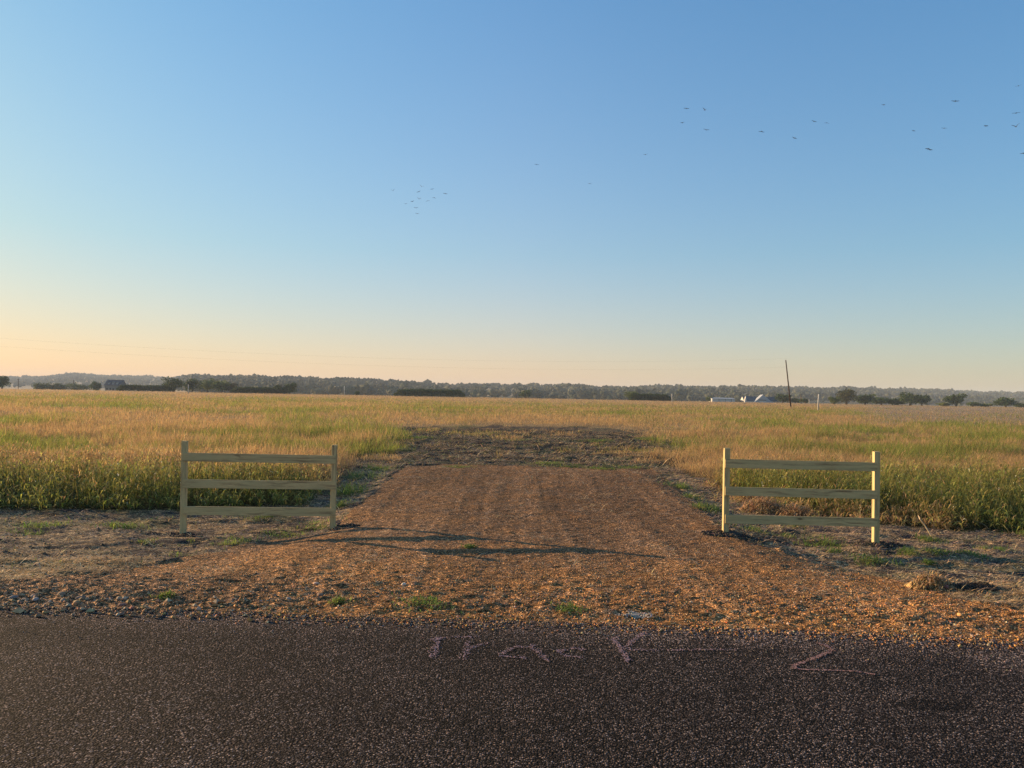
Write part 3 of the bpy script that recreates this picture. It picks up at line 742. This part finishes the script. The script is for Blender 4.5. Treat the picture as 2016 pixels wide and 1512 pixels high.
# ------------------------------------------------------------------ trees and hedges at the field's far side
def crown_pts(ells, n):
    out = []; tot = sum(e[3] * e[4] * e[5] for e in ells)
    for (cx, cy, cz, rx, ry, rz) in ells:
        m = max(8, int(n * rx * ry * rz / tot)); d = rng.normal(0, 1, (m, 3)); d /= np.linalg.norm(d, axis=1)[:, None]
        r = (.45 + .62 * rng.random(m) ** .6)[:, None]; out.append(np.array([cx, cy, cz]) + d * r * np.array([rx, ry, rz]))
    return np.concatenate(out)
def tree(px, pw, pt, pb, Y, label, col=(.055, .075, .026), name='tree', leaf=.55, group=None, low=False):
    b = at_y(px, pb, Y); top = at_y(px, pt, Y); h = top[2] - b[2]; w = pw / F * Y * 1.32
    bz = float(H(b[0], Y)); base = (b[0], Y, min(bz, b[2] + .5)); h = top[2] - base[2]
    root = empty(name, base); r = random.Random(int(px * 7))
    n_e = 10 if h > 5 else 7; ells = []
    z0 = .10 if low else .22
    ells.append((r.uniform(-.08, .08) * w, 0, h * .52, w * .30, w * .30, h * .34))
    for i in range(n_e):
        a = r.uniform(0, 2 * PI); q = r.uniform(.12, .38) * w; zz = r.uniform(z0 + .12, .84)
        s = r.uniform(.10, .22); ells.append((q * math.cos(a), q * math.sin(a) * .9, h * zz, w * s, w * s, h * min(s, .98 - zz, zz) * 1.0))
    P = crown_pts(ells, int(1900)); n = len(P); P[:, 2] = np.clip(P[:, 2], .05 * h, h * 1.02)
    cl = .75 + .7 * vn(P[:, 0] * .9 + px, P[:, 2] * 1.1 + P[:, 1] * .7, 3)
    c = np.array(col) * cl[:, None] * (1 + rng.normal(0, .2, (n, 1)))
    L = leaf * rng.uniform(.6, 1.3, n)
    v, t, cc = blades(P, rng.uniform(0, 2 * PI, n), rng.uniform(-.9, 1.3, n), L * 1.7, L * 1.2, np.clip(c, .005, 1), .6)
    mesh_np('crown', v, t, M_T, root, cc)
    m = MB(); m.tube([(0, 0, -.4), (.05 * w * .2, 0, h * .3), (0, .02 * w, h * .62)], [w * .035 + .06, w * .028 + .04, .05], 7)
    for i in range(4):
        a = r.uniform(0, 2 * PI); m.tube([(0, 0, h * (.22 + .07 * i)), (math.cos(a) * w * .2, math.sin(a) * w * .2, h * (.45 + .06 * i))], [w * .016 + .03, .03], 5)
    m.build('trunk', M_BARK, root, smooth=True)
    tag(root, label, 'tree' if name == 'tree' else 'bush', group)
    return root
TG = 'trees along the far side of the field'
GT = (.062, .098, .028); LT = (.13, .165, .045)
tree(4, 32, 739, 762, 430, 'dark round tree cut off by the left edge of the photo', GT, group=TG)
tree(88, 38, 751, 763, 560, 'low hazy tree right of the first thin pole at far left', GT, group=TG)
tree(116, 28, 752, 763, 560, 'small hazy tree between the two thin poles at far left', GT, group=TG)
tree(152, 50, 754, 764, 560, 'wide low hazy tree left of the farmhouse, beyond the second thin pole', GT, group=TG)
tree(189, 18, 750, 764, 540, 'small round tree standing just left of the farmhouse', GT, group=TG)
tree(342, 42, 741, 768, 430, 'tallest dark tree of the left group, right of the low hedge', GT, group=TG)
tree(378, 32, 745, 768, 440, 'dark tree behind the white marker post in the left group', GT, group=TG)
tree(408, 34, 744, 768, 450, 'paler green tree in the middle of the left group', LT, group=TG)
tree(436, 34, 749, 769, 440, 'olive tree, second from the right of the left group', LT, group=TG)
tree(456, 22, 753, 769, 445, 'small brownish olive tree ending the left group', (.11, .09, .04), group=TG)
tree(545, 13, 757, 771, 430, 'small dark tree rising from the end of the long low hedge', GT, group=TG)
tree(570, 24, 753, 773, 430, 'round tree standing alone right of the long low hedge', GT, group=TG)
tree(703, 10, 770, 776, 430, 'tiny dark bush on the field edge left of the centre crop strip', GT, 'bush', .3, TG)
tree(1035, 24, 767, 779, 470, 'rounded dark bush on the field edge near the middle of the photo', GT, 'bush', .35, TG)
tree(1245, 26, 768, 786, 430, 'yellow green bush at the left end of the right hedge', LT, 'bush', .35, TG)
tree(1398, 12, 779, 790, 480, 'small yellow green bush at the left end of the white shed', LT, 'bush', .3, TG)
tree(1541, 26, 775, 795, 470, 'dark round tree just left of the leaning pole base', GT, group=TG)
tree(1566, 16, 782, 796, 470, 'small green bush right of the leaning pole base', LT, 'bush', .3, TG)
tree(1585, 18, 783, 797, 460, 'small bush between the thin brown pole and the white pipe', GT, 'bush', .3, TG)
tree(1642, 20, 781, 797, 400, 'bright green bush at the left end of the right tree group', (.10, .14, .03), 'bush', .3, TG)
tree(1666, 44, 765, 797, 420, 'tall olive tree at the left of the right tree group', (.075, .08, .03), group=TG)
tree(1703, 36, 775, 797, 425, 'mid height dark tree, second in the right tree group', GT, group=TG)
tree(1735, 36, 781, 798, 430, 'low dark tree in the middle of the right tree group', GT, group=TG)
tree(1762, 34, 785, 799, 430, 'lowest dark tree of the right group, left of the biggest one', GT, group=TG)
tree(1792, 44, 772, 799, 420, 'biggest dark tree at the right of the right group', GT, group=TG)
tree(1815, 26, 776, 799, 425, 'dark tree closing the right group beside the biggest one', GT, group=TG)
tree(1860, 26, 792, 801, 430, 'low green bush left of the lone round tree at right', LT, 'bush', .3, TG)
tree(1882, 34, 775, 801, 420, 'lone round tree right of the right tree group', GT, group=TG)
tree(1915, 30, 791, 802, 430, 'low bush right of the lone round tree', GT, 'bush', .3, TG)
tree(1940, 24, 794, 803, 430, 'low green bush left of the last round tree at right', LT, 'bush', .3, TG)
tree(1980, 36, 781, 804, 420, 'round tree near the right edge of the photo', GT, group=TG)
tree(2010, 26, 793, 805, 425, 'low bush cut off by the right edge of the photo', GT, 'bush', .3, TG)

def hedge(x0, x1, t0, t1, b0, b1, Y, label, col=(.042, .070, .018), depth=7, n=9000):
    A = at_y(x0, b0, Y); B = at_y(x1, b1, Y); At = at_y(x0, t0, Y); Bt = at_y(x1, t1, Y)
    u = rng.random(n); x = A[0] + (B[0] - A[0]) * u; y = Y + rng.uniform(0, depth, n); gz = H(x, y)
    gz = np.minimum(gz, A[2] * (1 - u) + B[2] * u + .4)
    topz = (At[2] * (1 - u) + Bt[2] * u); h = topz - gz
    endk = np.minimum(1, (.35 + np.minimum(u, 1 - u) * 9)); h = h * endk * (.88 + .24 * vn(x * .8, y, 5))
    f = rng.random(n) ** .7; c = np.array(col) * (.8 + .5 * vn(x * .6, f * 5, 9))[:, None] * (1 + rng.normal(0, .2, (n, 1)))
    v, t, cc = blades(np.stack([x, y, gz + f * h * .82], -1), rng.uniform(0, 2 * PI, n), rng.uniform(.5, 1.5, n), rng.uniform(.5, 1.1, n), rng.uniform(.2, .4, n), np.clip(c, .004, 1), .5)
    o = mesh_np('hedge', v, t, M_T, col=cc); tag(o, label, 'hedge', 'low dark hedges at the far side of the field')
hedge(228, 335, 757, 758, 767, 769, 425, 'low dark hedge left of the left tree group')
hedge(452, 560, 761, 762, 770, 772, 425, 'long low dark hedge right of the left tree group')
hedge(775, 914, 764.5, 766, 777, 778, 400, 'block of tall dark green cane left of the middle of the photo')
hedge(1240, 1322, 773, 776, 786, 787, 420, 'dark green hedge right of the middle of the photo')

# far-off wood on the hills: one mass
n = 15000
t_ = rng.uniform(-.80, .80, n); R = hillR(t_); s = .47 + .60 * rng.random(n) ** .75
y = s * R; x = t_ * y
gap = fbm(x / 170, y / 70, 121, 3); fieldgap = (t_ > .10) & (s > .60) & (s < .78)
thr = np.where(fieldgap, .47, .66) - .0
k = (gap < thr) | (s > .95); k &= ~((t_ > -.11) & (t_ < .06) & (s > .60) & (s < .93) & (rng.random(n) < .8))
x, y, s, t_ = x[k], y[k], s[k], t_[k]; n = len(x); z = H(x, y)
hh = rng.uniform(5.5, 13.0, n) * (.55 + .85 * vn(x / 45, y / 45, 9)); far_s = np.clip(y / 2000, .8, 1.5)
bm = bmesh.new(); bmesh.ops.create_icosphere(bm, subdivisions=1, radius=1); IV = np.array([v.co[:] for v in bm.verts]); IF = np.array([[v.index for v in f.verts] for f in bm.faces]); bm.free()
parts = []
for j in range(4):
    off = rng.normal(0, 1, (n, 3)) * np.stack([hh * .26, hh * .26, hh * .08], -1) * (j > 0)
    sx = hh * rng.uniform(.30, .52, n) * (1 if j == 0 else .62)
    v = IV[None] * (1 + rng.uniform(-.32, .32, (n, len(IV), 1))) * np.stack([sx, sx, hh * (.42 if j == 0 else .26) * rng.uniform(.8, 1.1, n)], -1)[:, None]
    zc = z + hh * (.5 if j == 0 else .62)
    v = v + np.stack([x, y, zc], -1)[:, None] + off[:, None]
    T = (IF[None] + np.arange(n)[:, None, None] * len(IV)).reshape(-1, 3)
    pal = np.where((vn(x / 25, y / 25, 8) > .55)[:, None], np.array([.058, .060, .030]), np.array([.030, .040, .020]))
    c = pal * (1 + rng.normal(0, .28, (n, 1)))
    parts.append((v.reshape(-1, 3), T, np.repeat(np.clip(c, .006, 1), len(IV), 0)))
v, t, c = join(parts)
o = mesh_np('far_wood', v, t, M_FAR, col=c); tag(o, 'dark wooded hills along the horizon', 'wood', kind='stuff')

# ------------------------------------------------------------------ buildings
def prism_roof(m, cx, cy, z, w, d, h, along='x', over=.3):
    hw, hd = w / 2 + over, d / 2 + over
    if along == 'x':
        vs = [(cx - hw, cy - hd, z), (cx + hw, cy - hd, z), (cx + hw, cy + hd, z), (cx - hw, cy + hd, z), (cx - hw, cy, z + h), (cx + hw, cy, z + h)]
        fs = [(0, 1, 5, 4), (2, 3, 4, 5), (0, 4, 3), (1, 2, 5), (0, 3, 2, 1)]
    else:
        vs = [(cx - hw, cy - hd, z), (cx + hw, cy - hd, z), (cx + hw, cy + hd, z), (cx - hw, cy + hd, z), (cx, cy - hd, z + h), (cx, cy + hd, z + h)]
        fs = [(0, 1, 4), (2, 3, 5), (0, 4, 5, 3), (1, 2, 5, 4), (0, 3, 2, 1)]
    m.add(vs, fs)
def mpart(fn, name, mat, parent):
    m = MB(); fn(m); return m.build(name, mat, parent)
# farmhouse, far left
Y = 520; a = at_y(205, 764, Y); b = at_y(238, 764, Y); tp = at_y(222, 747.5, Y); cx = (a[0] + b[0]) / 2; w = b[0] - a[0] - 1; gz = float(H(cx, Y)); hs = tp[2] - gz
h = empty('farmhouse', (cx, Y, gz))
mpart(lambda m: m.box((0, 4, hs * .27), (w, 8, hs * .54)), 'wall', M_BRICK, h)
rf = mpart(lambda m: prism_roof(m, 0, 4, hs * .545, w, 8, hs * .455, 'x', .5), 'roof', M_SHINGLE, h)
for k in (-.27, 0.0, .27):
    dm = mpart(lambda m: (m.box((k * w, 1.2, hs * .70), (1.3, 1.6, 1.3)), prism_roof(m, k * w, 1.2, hs * .70 + .66, 1.3, 1.6, .6, 'y', .1)), 'dormer', M_BRICK, h)
    mpart(lambda m: m.box((k * w, .38, hs * .70), (.8, .04, .9)), 'window', M_METAL, dm)
for k in (-.36, -.14, .30): mpart(lambda m: m.box((k * w, -.02, hs * .27), (.9, .06, 1.3)), 'window', M_DARK, h)
mpart(lambda m: m.box((.05 * w, -.02, hs * .2), (1.0, .07, 2.1)), 'door', M_DARK, h)
tag(h, 'grey roofed farmhouse with three dormers far off at the left', 'house')
# long low white shed
Y = 475; a = at_y(1402, 791.5, Y); b = at_y(1447, 792, Y); tp = at_y(1425, 783.5, Y); w = b[0] - a[0]; cx = (a[0] + b[0]) / 2; gz = min(float(H(cx, Y)), a[2] + .2); hs = tp[2] - gz
h = empty('long_shed', (cx, Y, gz))
mpart(lambda m: m.box((0, 4, hs * .40), (w, 8, hs * .8)), 'wall', M_WHITE, h)
mpart(lambda m: m.add([(-w / 2 - .3, -.4, hs * .80), (w / 2 + .3, -.4, hs * .80), (w / 2 + .3, 8.4, hs), (-w / 2 - .3, 8.4, hs), (-w / 2 - .3, -.4, hs * .80 + .15), (w / 2 + .3, -.4, hs * .80 + .15), (w / 2 + .3, 8.4, hs + .15), (-w / 2 - .3, 8.4, hs + .15)],
                      [(0, 3, 2, 1), (4, 5, 6, 7), (0, 1, 5, 4), (1, 2, 6, 5), (2, 3, 7, 6), (3, 0, 4, 7)]), 'roof', M_METAL, h)
for k in (-.2, .08, .34): mpart(lambda m: m.box((k * w, -.03, hs * .38), (.25, .08, hs * .74)), 'support_post', M_SHINGLE, h)
tag(h, 'long low white shed with a bright flat metal roof beyond the field', 'shed')
# barn
Y = 470; a = at_y(1467, 792, Y); b = at_y(1531, 793, Y); tp = at_y(1500, 777, Y); w = b[0] - a[0]; gz = min(float(H(a[0], Y)), a[2] + .2); hs = tp[2] - gz
h = empty('barn', (a[0], Y, gz))
px2m = Y / F; gx = at_y(1499, 780, Y)[0] - a[0]; gw = 33 * px2m
w1 = (1488 - 1467) * px2m + 3; zr = at_y(1480, 780.5, Y)[2] - gz; zr2 = at_y(1480, 789.5, Y)[2] - gz
mpart(lambda m: m.box((w * .5, 5, zr2 * .5), (w - .4, 9, zr2)), 'wall', M_WHITE, h)
def wing(m): prism_roof(m, w * .5, 5, zr2 + .01, w, 9, zr - zr2, 'x', .3)
mpart(wing, 'roof', M_BLUE, h)
mpart(lambda m: m.add([(-.36, .9, zr2), (-.36, 9.1, zr2), (-.36, 5, zr - .25), (-.42, .9, zr2), (-.42, 9.1, zr2), (-.42, 5, zr - .25)], [(0, 1, 2), (5, 4, 3), (0, 3, 4, 1), (1, 4, 5, 2), (2, 5, 3, 0)]), 'end_gable', M_WHITE, h)
lf = MB(); lf.box((-.32, .6, zr * .45), (.5, 1.4, zr * .9)); 
mpart(lambda m: m.add([(-.5, -.3, 0), (1.0, -.3, 0), (.25, -.3, zr * .98), (-.5, 1.2, 0), (1.0, 1.2, 0), (.25, 1.2, zr * .98)], [(0, 1, 2), (5, 4, 3), (0, 3, 4, 1), (1, 4, 5, 2), (2, 5, 3, 0)]), 'porch_gable', M_WHITE, h)
def front(m):
    z0 = 0; m.add([(gx - gw * .5, -2.2, 0), (gx + gw * .62, -2.2, 0), (gx + gw * .03, -2.2, hs), (gx - gw * .5, 3, 0), (gx + gw * .62, 3, 0), (gx + gw * .03, 3, hs)], [(0, 1, 2), (5, 4, 3), (0, 3, 4, 1), (1, 4, 5, 2), (2, 5, 3, 0)])
mpart(front, 'front_gable', M_METAL, h)
mpart(lambda m: m.box((gx + gw * .0, -2.3, .75), (gw * .42, .12, 1.5)), 'doorway', M_WHITE, h)
mpart(lambda m: m.box((gx + gw * .0, -2.42, 1.6), (gw * .44, .10, .35)), 'lintel', M_DARK, h)
tag(h, 'barn with dark blue roof and big pale front gable beyond the field', 'barn')
# small white houses high on the far hill
for i, (px, py, lb) in enumerate([(1778, 767, 'tiny white house on the far hill, leftmost of the four'), (1791, 769, 'tiny white house on the far hill, second of the four'), (1818, 769, 'tiny white house on the far hill, third of the four'), (1842, 770, 'tiny white house on the far hill, brightest and furthest right')]):
    t0 = ray(px, py)[0] / ray(px, py)[1]; R0 = float(hillR(t0)); Y = R0 * .93; p = at_y(px, py, Y); gz = float(H(p[0], Y)); zz = max(gz, p[2] - 3) ; s = 9 if i == 3 else 6.5
    r = empty('hill_house', (p[0], Y, gz)); hw = p[2] - gz + 1
    mpart(lambda m: m.box((0, 0, hw * .5 - 1), (s, 7, hw + 1)), 'wall', M_WHITE, r)
    mpart(lambda m: prism_roof(m, 0, 0, hw - .48, s, 7, 2.4, 'x', .3), 'roof', M_METAL, r)
    tag(r, lb, 'house', 'tiny white houses on the far hill')

# ------------------------------------------------------------------ poles, posts and wires
Y = 205; b = at_y(1556.5, 797, Y); tp = at_y(1547, 709, Y); gz = float(H(b[0], Y)); d = (Vector(tp) - Vector(b)).normalized(); b0 = Vector(b) - d * ((b[2] - gz + .3) / d.z)
root = empty('utility_pole', b0)
m = MB(); m.tube([(0, 0, 0), (Vector(tp) - b0) * .5, Vector(tp) - b0], [.20, .165, .13], 12); m.build('pole', M_POLE, root, smooth=True)
T0 = Vector(tp) - b0
m = MB(); m.tube([T0 + Vector((.02, -.02, -.05)), T0 + Vector((.05, -.03, .32))], .03, 6); m.tube([T0 + Vector((.05, -.03, .28)), T0 + Vector((.05, -.03, .42))], [.07, .05], 8); m.build('top_insulator', M_METAL, root)
m = MB(); m.tube([T0 + Vector((0, -.25, -1.9)), T0 + Vector((.0, -.12, -1.9))], .05, 6); m.build('side_insulator', M_METAL, root)
tag(root, 'tall dark bare wooden utility pole leaning left at the field edge', 'utility pole')
def post(px, pt, pb, Y, wpx, mat, label, name, cat, lean=0):
    b = at_y(px, pb, Y); tp = at_y(px + lean, pt, Y); gz = float(ground_z(b[0], Y)); m = MB(); r = wpx / F * Y / 2; z0 = min(gz - .2, b[2])
    o_ = Vector((b[0], Y, z0)); T = Vector(tp) - o_
    m.tube([(0, 0, 0), T * .96, T], [r, r, r * .8], 10)
    if name == 'thin_pole': m.tube([T * .93 - Vector((.9, 0, 0)), T * .93 + Vector((.9, 0, 0))], r * .6, 6)
    o = m.build(name, mat, None, smooth=True); o.location = o_; tag(o, label, cat)
post(1610, 776, 803, 150, 2.3, M_WHITE, 'white pipe post leaning slightly, right of the leaning pole', 'marker_post', 'post', 2)
post(371, 757, 768, 300, 1.6, M_WHITE, 'short white marker post before the left tree group', 'marker_post', 'post')
post(678, 760, 775, 330, 1.4, M_WHITE, 'thin white marker post left of the centre crop strip', 'marker_post', 'post')
post(1323, 775, 788, 330, 1.6, M_WHITE, 'white marker post at the right end of the right hedge', 'marker_post', 'post')
post(1593, 786, 797, 400, 1.2, M_WHITE, 'tiny pale post between the leaning pole and the white pipe', 'marker_post', 'post')
post(1577, 776, 796, 400, 1.5, M_POLE, 'thin brown pole with crossarm just right of the leaning pole', 'thin_pole', 'pole')
post(36, 745, 763, 600, 1.3, M_POLE, 'first thin dark pole from the left edge before the hazy hills', 'thin_pole', 'pole')
post(145, 748, 763, 600, 1.0, M_POLE, 'second thin dark pole from the left edge before the hazy hills', 'thin_pole', 'pole')

# second pole of the line, out of frame to the left, so that the wires end on something
q = at_y(-330, 640, 150); root2 = empty('utility_pole', (q[0], 150, float(H(q[0], 150)) - .3)); m = MB(); hp_ = q[2] - root2.location.z
m.tube([(0, 0, 0), (0, 0, hp_ + .1)], [.2, .14], 12); m.build('pole', M_POLE, root2, smooth=True); tag(root2, 'upright dark utility pole carrying the far left end of the two wires', 'utility pole')
def wire(A, B, sag, label):
    m = MB(); A = Vector(A); B = Vector(B); pts = []
    for i in range(41):
        u = i / 40; p = A.lerp(B, u); p.z -= sag * 4 * u * (1 - u); pts.append(p)
    m.tube(pts, .006, 5); o = m.build('power_line', M_WIRE); tag(o, label, 'wire', 'thin wires strung to the leaning pole')
wire(Vector(tp) + Vector((0, 0, .0)) if False else b0 + T0 + Vector((.05, -.03, .40)), (q[0], 150, q[2]), 3.2, 'upper thin power line sagging left from the leaning pole top')
wire(b0 + T0 + Vector((0, -.2, -1.9)), (q[0], 149.8, q[2] - 1.7), 3.0, 'lower thin power line sagging left from the leaning pole')

# ------------------------------------------------------------------ birds
def bird_mesh(style):
    m = MB(); m.tube([(-.24, 0, .0), (-.12, 0, .01), (.05, 0, .0), (.17, 0, .01), (.25, 0, .03)], [.015, .05, .065, .045, .008], 8)
    m.add([(-.22, -.02, 0), (-.22, .02, 0), (-.40, .07, 0), (-.40, -.07, 0), (-.22, -.02, .012), (-.22, .02, .012), (-.40, .07, .008), (-.40, -.07, .008)], [(0, 3, 2, 1), (4, 5, 6, 7), (0, 1, 5, 4), (1, 2, 6, 5), (2, 3, 7, 6), (3, 0, 4, 7)])
    up = {0: .10, 1: .38, 2: -.12, 3: .02}[style]
    for s in (-1, 1):
        a = [(.10, s * .04, .02), (-.12, s * .04, .02), (-.09, s * .30, .02 + up * .6), (.09, s * .30, .03 + up * .6), (-.12, s * .60, .02 + up), (-.02, s * .62, .03 + up)]
        v = a + [(p[0], p[1], p[2] + .018) for p in a]
        m.add(v, [(0, 1, 2, 3), (3, 2, 4, 5), (6, 9, 8, 7), (9, 11, 10, 8), (0, 3, 9, 6), (3, 5, 11, 9), (1, 7, 8, 2), (2, 8, 10, 4), (4, 10, 11, 5)])
    me = bpy.data.meshes.new('bird'); me.from_pydata(m.v, [], m.f); me.materials.append(M_BIRD); return me
BM = [bird_mesh(i) for i in range(4)]
_bs = 1.8
fl1 = 'small flock of birds in the sky left of centre'; fl2 = 'scattered black birds flying over the right half'
BIRDS = [
 (773.8, 375.3, 4.5, 1, 1, 'leftmost bird of the small flock left of centre'), (830, 367.8, 4.8, 1, 1, 'topmost bird of the small flock left of centre'),
 (824, 377.6, 5, 3, 1, 'faint flat bird just below the topmost bird of the small flock'), (850.7, 372.6, 4.5, 0, 1, 'faint bird upper right of centre in the small flock'),
 (876.5, 381.3, 5, 3, 1, 'rightmost bird of the small flock left of centre'), (854.6, 389.3, 4.5, 2, 1, 'right bird of the close pair in the small flock'),
 (842, 395.2, 4.5, 2, 1, 'left bird of the close pair in the small flock'), (825, 391.8, 4.5, 1, 1, 'bird in the very middle of the small flock'),
 (811.7, 396.8, 4.5, 0, 1, 'bird lower left of the middle in the small flock'), (798.6, 401.4, 4, 0, 1, 'second bird from the left in the small flock'),
 (819, 409.3, 4.8, 0, 1, 'second lowest bird of the small flock'), (821.5, 420.5, 4.5, 3, 1, 'lowest bird of the small flock'),
 (1056.7, 324, 5, 3, 0, 'lone bird near the middle top, right of the small flock'), (1161.5, 361.7, 4.5, 0, 0, 'lone bird lowest in the sky, between the flock and the pole'),
 (1271, 304.5, 5, 0, 0, 'lone bird left of the scattered group and below it'), (1344, 241.6, 5, 0, 0, 'lower left bird of the four in a square'),
 (1351.5, 213.6, 6, 3, 0, 'upper left bird of the four in a square'), (1388, 216.8, 6, 1, 0, 'upper right bird of the four in a square, wings raised'),
 (1390.6, 255.8, 6.5, 0, 0, 'lower right bird of the four in a square'), (1499, 259, 6.5, 2, 0, 'dark bird alone right of the square of four'),
 (1564, 272, 6, 3, 0, 'bird below and left of the level pair'), (1603, 239, 6, 3, 0, 'left bird of the level pair above the leaning pole'),
 (1628, 242, 6, 2, 0, 'right bird of the level pair above the leaning pole'), (1740.4, 206.5, 6.5, 0, 0, 'high bird alone right of the level pair'),
 (1880.7, 199.4, 8, 3, 0, 'wide winged bird highest but one toward the right edge'), (1799, 257.6, 5, 3, 0, 'left bird of the low line of three at right'),
 (1858.6, 252.6, 6, 3, 0, 'middle bird of the low line of three at right'), (1942, 248, 7.5, 3, 0, 'right bird of the low line of three at right'),
 (1827.8, 293, 7, 2, 0, 'left, tilted bird of the touching pair at right'), (1832.4, 295, 6, 3, 0, 'right, level bird of the touching pair at right'),
 (2000.4, 222.8, 8, 3, 0, 'bird above the big one near the right edge'), (2005, 169, 7, 3, 0, 'topmost bird of all, by the right edge'),
 (2000.4, 249.4, 8.5, 1, 0, 'biggest bird with raised wings near the right edge'), (2014, 301.6, 8, 2, 0, 'lowest bird at the right edge, cut by the frame')]
for i, (px, py, wpx, st, f, lb) in enumerate(BIRDS):
    span = 1.24 if not f else 1.24
    Y = min(.42 * F / wpx, 105 if py > 300 else 95); sc = wpx / F * Y / span * _bs
    p = at_y(px, py, Y); o = bpy.data.objects.new('bird', BM[st]); C.objects.link(o); o.location = p; o.scale = (sc,) * 3
    r = random.Random(i); o.rotation_euler = (r.uniform(-.3, .3), r.uniform(-.15, .15), PI / 2 + r.uniform(-.5, .5) + (PI if r.random() < .5 else 0))
    tag(o, lb, 'bird', fl1 if f else fl2)

# ------------------------------------------------------------------ haze
t = NT('haze_air'); t.out.inputs
pv = t.node('ShaderNodeVolumePrincipled', {'Color': (.70, .82, .96, 1), 'Density': 0.00017, 'Anisotropy': 0.0}); t.l.new(pv.outputs[0], t.out.inputs['Volume'])
m = MB(); m.box((0, 2140, 28), (13600, 4480, 90)); o = m.build('haze', t.m); tag(o, 'thin morning haze over the fields', 'haze', kind='stuff')

# ------------------------------------------------------------------ light
EL = math.radians(12.4); AZ = math.radians(27)
sd = Vector((-math.cos(AZ) * math.cos(EL), math.sin(AZ) * math.cos(EL), math.sin(EL)))
L = bpy.data.lights.new('sun', 'SUN'); L.energy = 5.0; L.angle = math.radians(.5); L.color = (1.0, .68, .37)
o = bpy.data.objects.new('sun', L); C.objects.link(o); o.rotation_euler = sd.to_track_quat('Z', 'Y').to_euler()
w = bpy.data.worlds.new("World"); bpy.context.scene.world = w; w.use_nodes = True
nt = w.node_tree; nt.nodes.clear(); out = nt.nodes.new('ShaderNodeOutputWorld'); bg = nt.nodes.new('ShaderNodeBackground'); sky = nt.nodes.new('ShaderNodeTexSky')
sky.sky_type = 'NISHITA'; sky.sun_disc = False; sky.sun_elevation = EL; sky.sun_rotation = math.atan2(sd.x, sd.y)
sky.air_density = 1.0; sky.dust_density = .7; sky.ozone_density = 1.0; sky.altitude = 0
bg.inputs[1].default_value = .105
tcn = nt.nodes.new('ShaderNodeTexCoord'); sep = nt.nodes.new('ShaderNodeSeparateXYZ'); nt.links.new(tcn.outputs['Generated'], sep.inputs[0])
rp = nt.nodes.new('ShaderNodeValToRGB'); nt.links.new(sep.outputs[2], rp.inputs[0]); els = rp.color_ramp.elements
els[0].position = 0.0; els[0].color = (1.32, 1.03, 1.14, 1); els[1].position = .5; els[1].color = (.55, .87, 1.10, 1)
e_ = els.new(.18); e_.color = (.84, .96, 1.08, 1)
mx = nt.nodes.new('ShaderNodeMix'); mx.data_type = 'RGBA'; mx.blend_type = 'MULTIPLY'; mx.inputs[0].default_value = 1
nt.links.new(sky.outputs[0], mx.inputs[6]); nt.links.new(rp.outputs[0], mx.inputs[7]); 
rx = nt.nodes.new('ShaderNodeValToRGB'); xo = nt.nodes.new('ShaderNodeMath'); xo.operation = 'MULTIPLY_ADD'; xo.inputs[1].default_value = .5; xo.inputs[2].default_value = .5
nt.links.new(sep.outputs[0], xo.inputs[0]); nt.links.new(xo.outputs[0], rx.inputs[0]); ex = rx.color_ramp.elements
ex[0].position = .22; ex[0].color = (.92, .99, .93, 1); ex[1].position = .80; ex[1].color = (.76, .93, .99, 1); em = ex.new(.5); em.color = (1, 1, 1, 1)
mx0 = mx; mx = nt.nodes.new('ShaderNodeMix'); mx.data_type = 'RGBA'; mx.blend_type = 'MULTIPLY'; mx.inputs[0].default_value = 1
nt.links.new(mx0.outputs[2], mx.inputs[6]); nt.links.new(rx.outputs[0], mx.inputs[7])
lm = nt.nodes.new('ShaderNodeRGBToBW'); nt.links.new(mx.outputs[2], lm.inputs[0])
def wm(op, a, b):
    n_ = nt.nodes.new('ShaderNodeMath'); n_.operation = op
    for i_, v_ in enumerate((a, b)):
        if isinstance(v_, bpy.types.NodeSocket): nt.links.new(v_, n_.inputs[i_])
        else: n_.inputs[i_].default_value = v_
    return n_.outputs[0]
k_ = wm('DIVIDE', 1.26, wm('ADD', 1.0, wm('MULTIPLY', lm.outputs[0], .26)))
vs_ = nt.nodes.new('ShaderNodeVectorMath'); vs_.operation = 'SCALE'; nt.links.new(mx.outputs[2], vs_.inputs[0]); nt.links.new(k_, vs_.inputs['Scale'])
nt.links.new(vs_.outputs[0], bg.inputs[0]); nt.links.new(bg.outputs[0], out.inputs[0])

# ------------------------------------------------------------------ camera object and render settings
cd = bpy.data.cameras.new('camera'); co = bpy.data.objects.new('camera', cd); C.objects.link(co)
cd.sensor_width = 36; cd.lens = F / 2016 * 36; cd.clip_start = .1; cd.clip_end = 12000
co.matrix_world = Matrix(((_R[0], _U[0], -_f[0], CAM[0]), (_R[1], _U[1], -_f[1], CAM[1]), (_R[2], _U[2], -_f[2], CAM[2]), (0, 0, 0, 1)))
S = bpy.context.scene; S.camera = co
S.render.engine = 'CYCLES'
S.view_settings.view_transform = 'Standard'; S.view_settings.look = 'None'; S.view_settings.gamma = 1; S.view_settings.exposure = 1.16
S.cycles.use_denoising = True; S.cycles.denoiser = 'OPENIMAGEDENOISE'; S.cycles.denoising_input_passes = 'RGB_ALBEDO_NORMAL'; S.cycles.denoising_prefilter = 'NONE'; S.cycles.use_adaptive_sampling = False; S.cycles.max_bounces = 5; S.cycles.volume_bounces = 0; S.cycles.transparent_max_bounces = 8
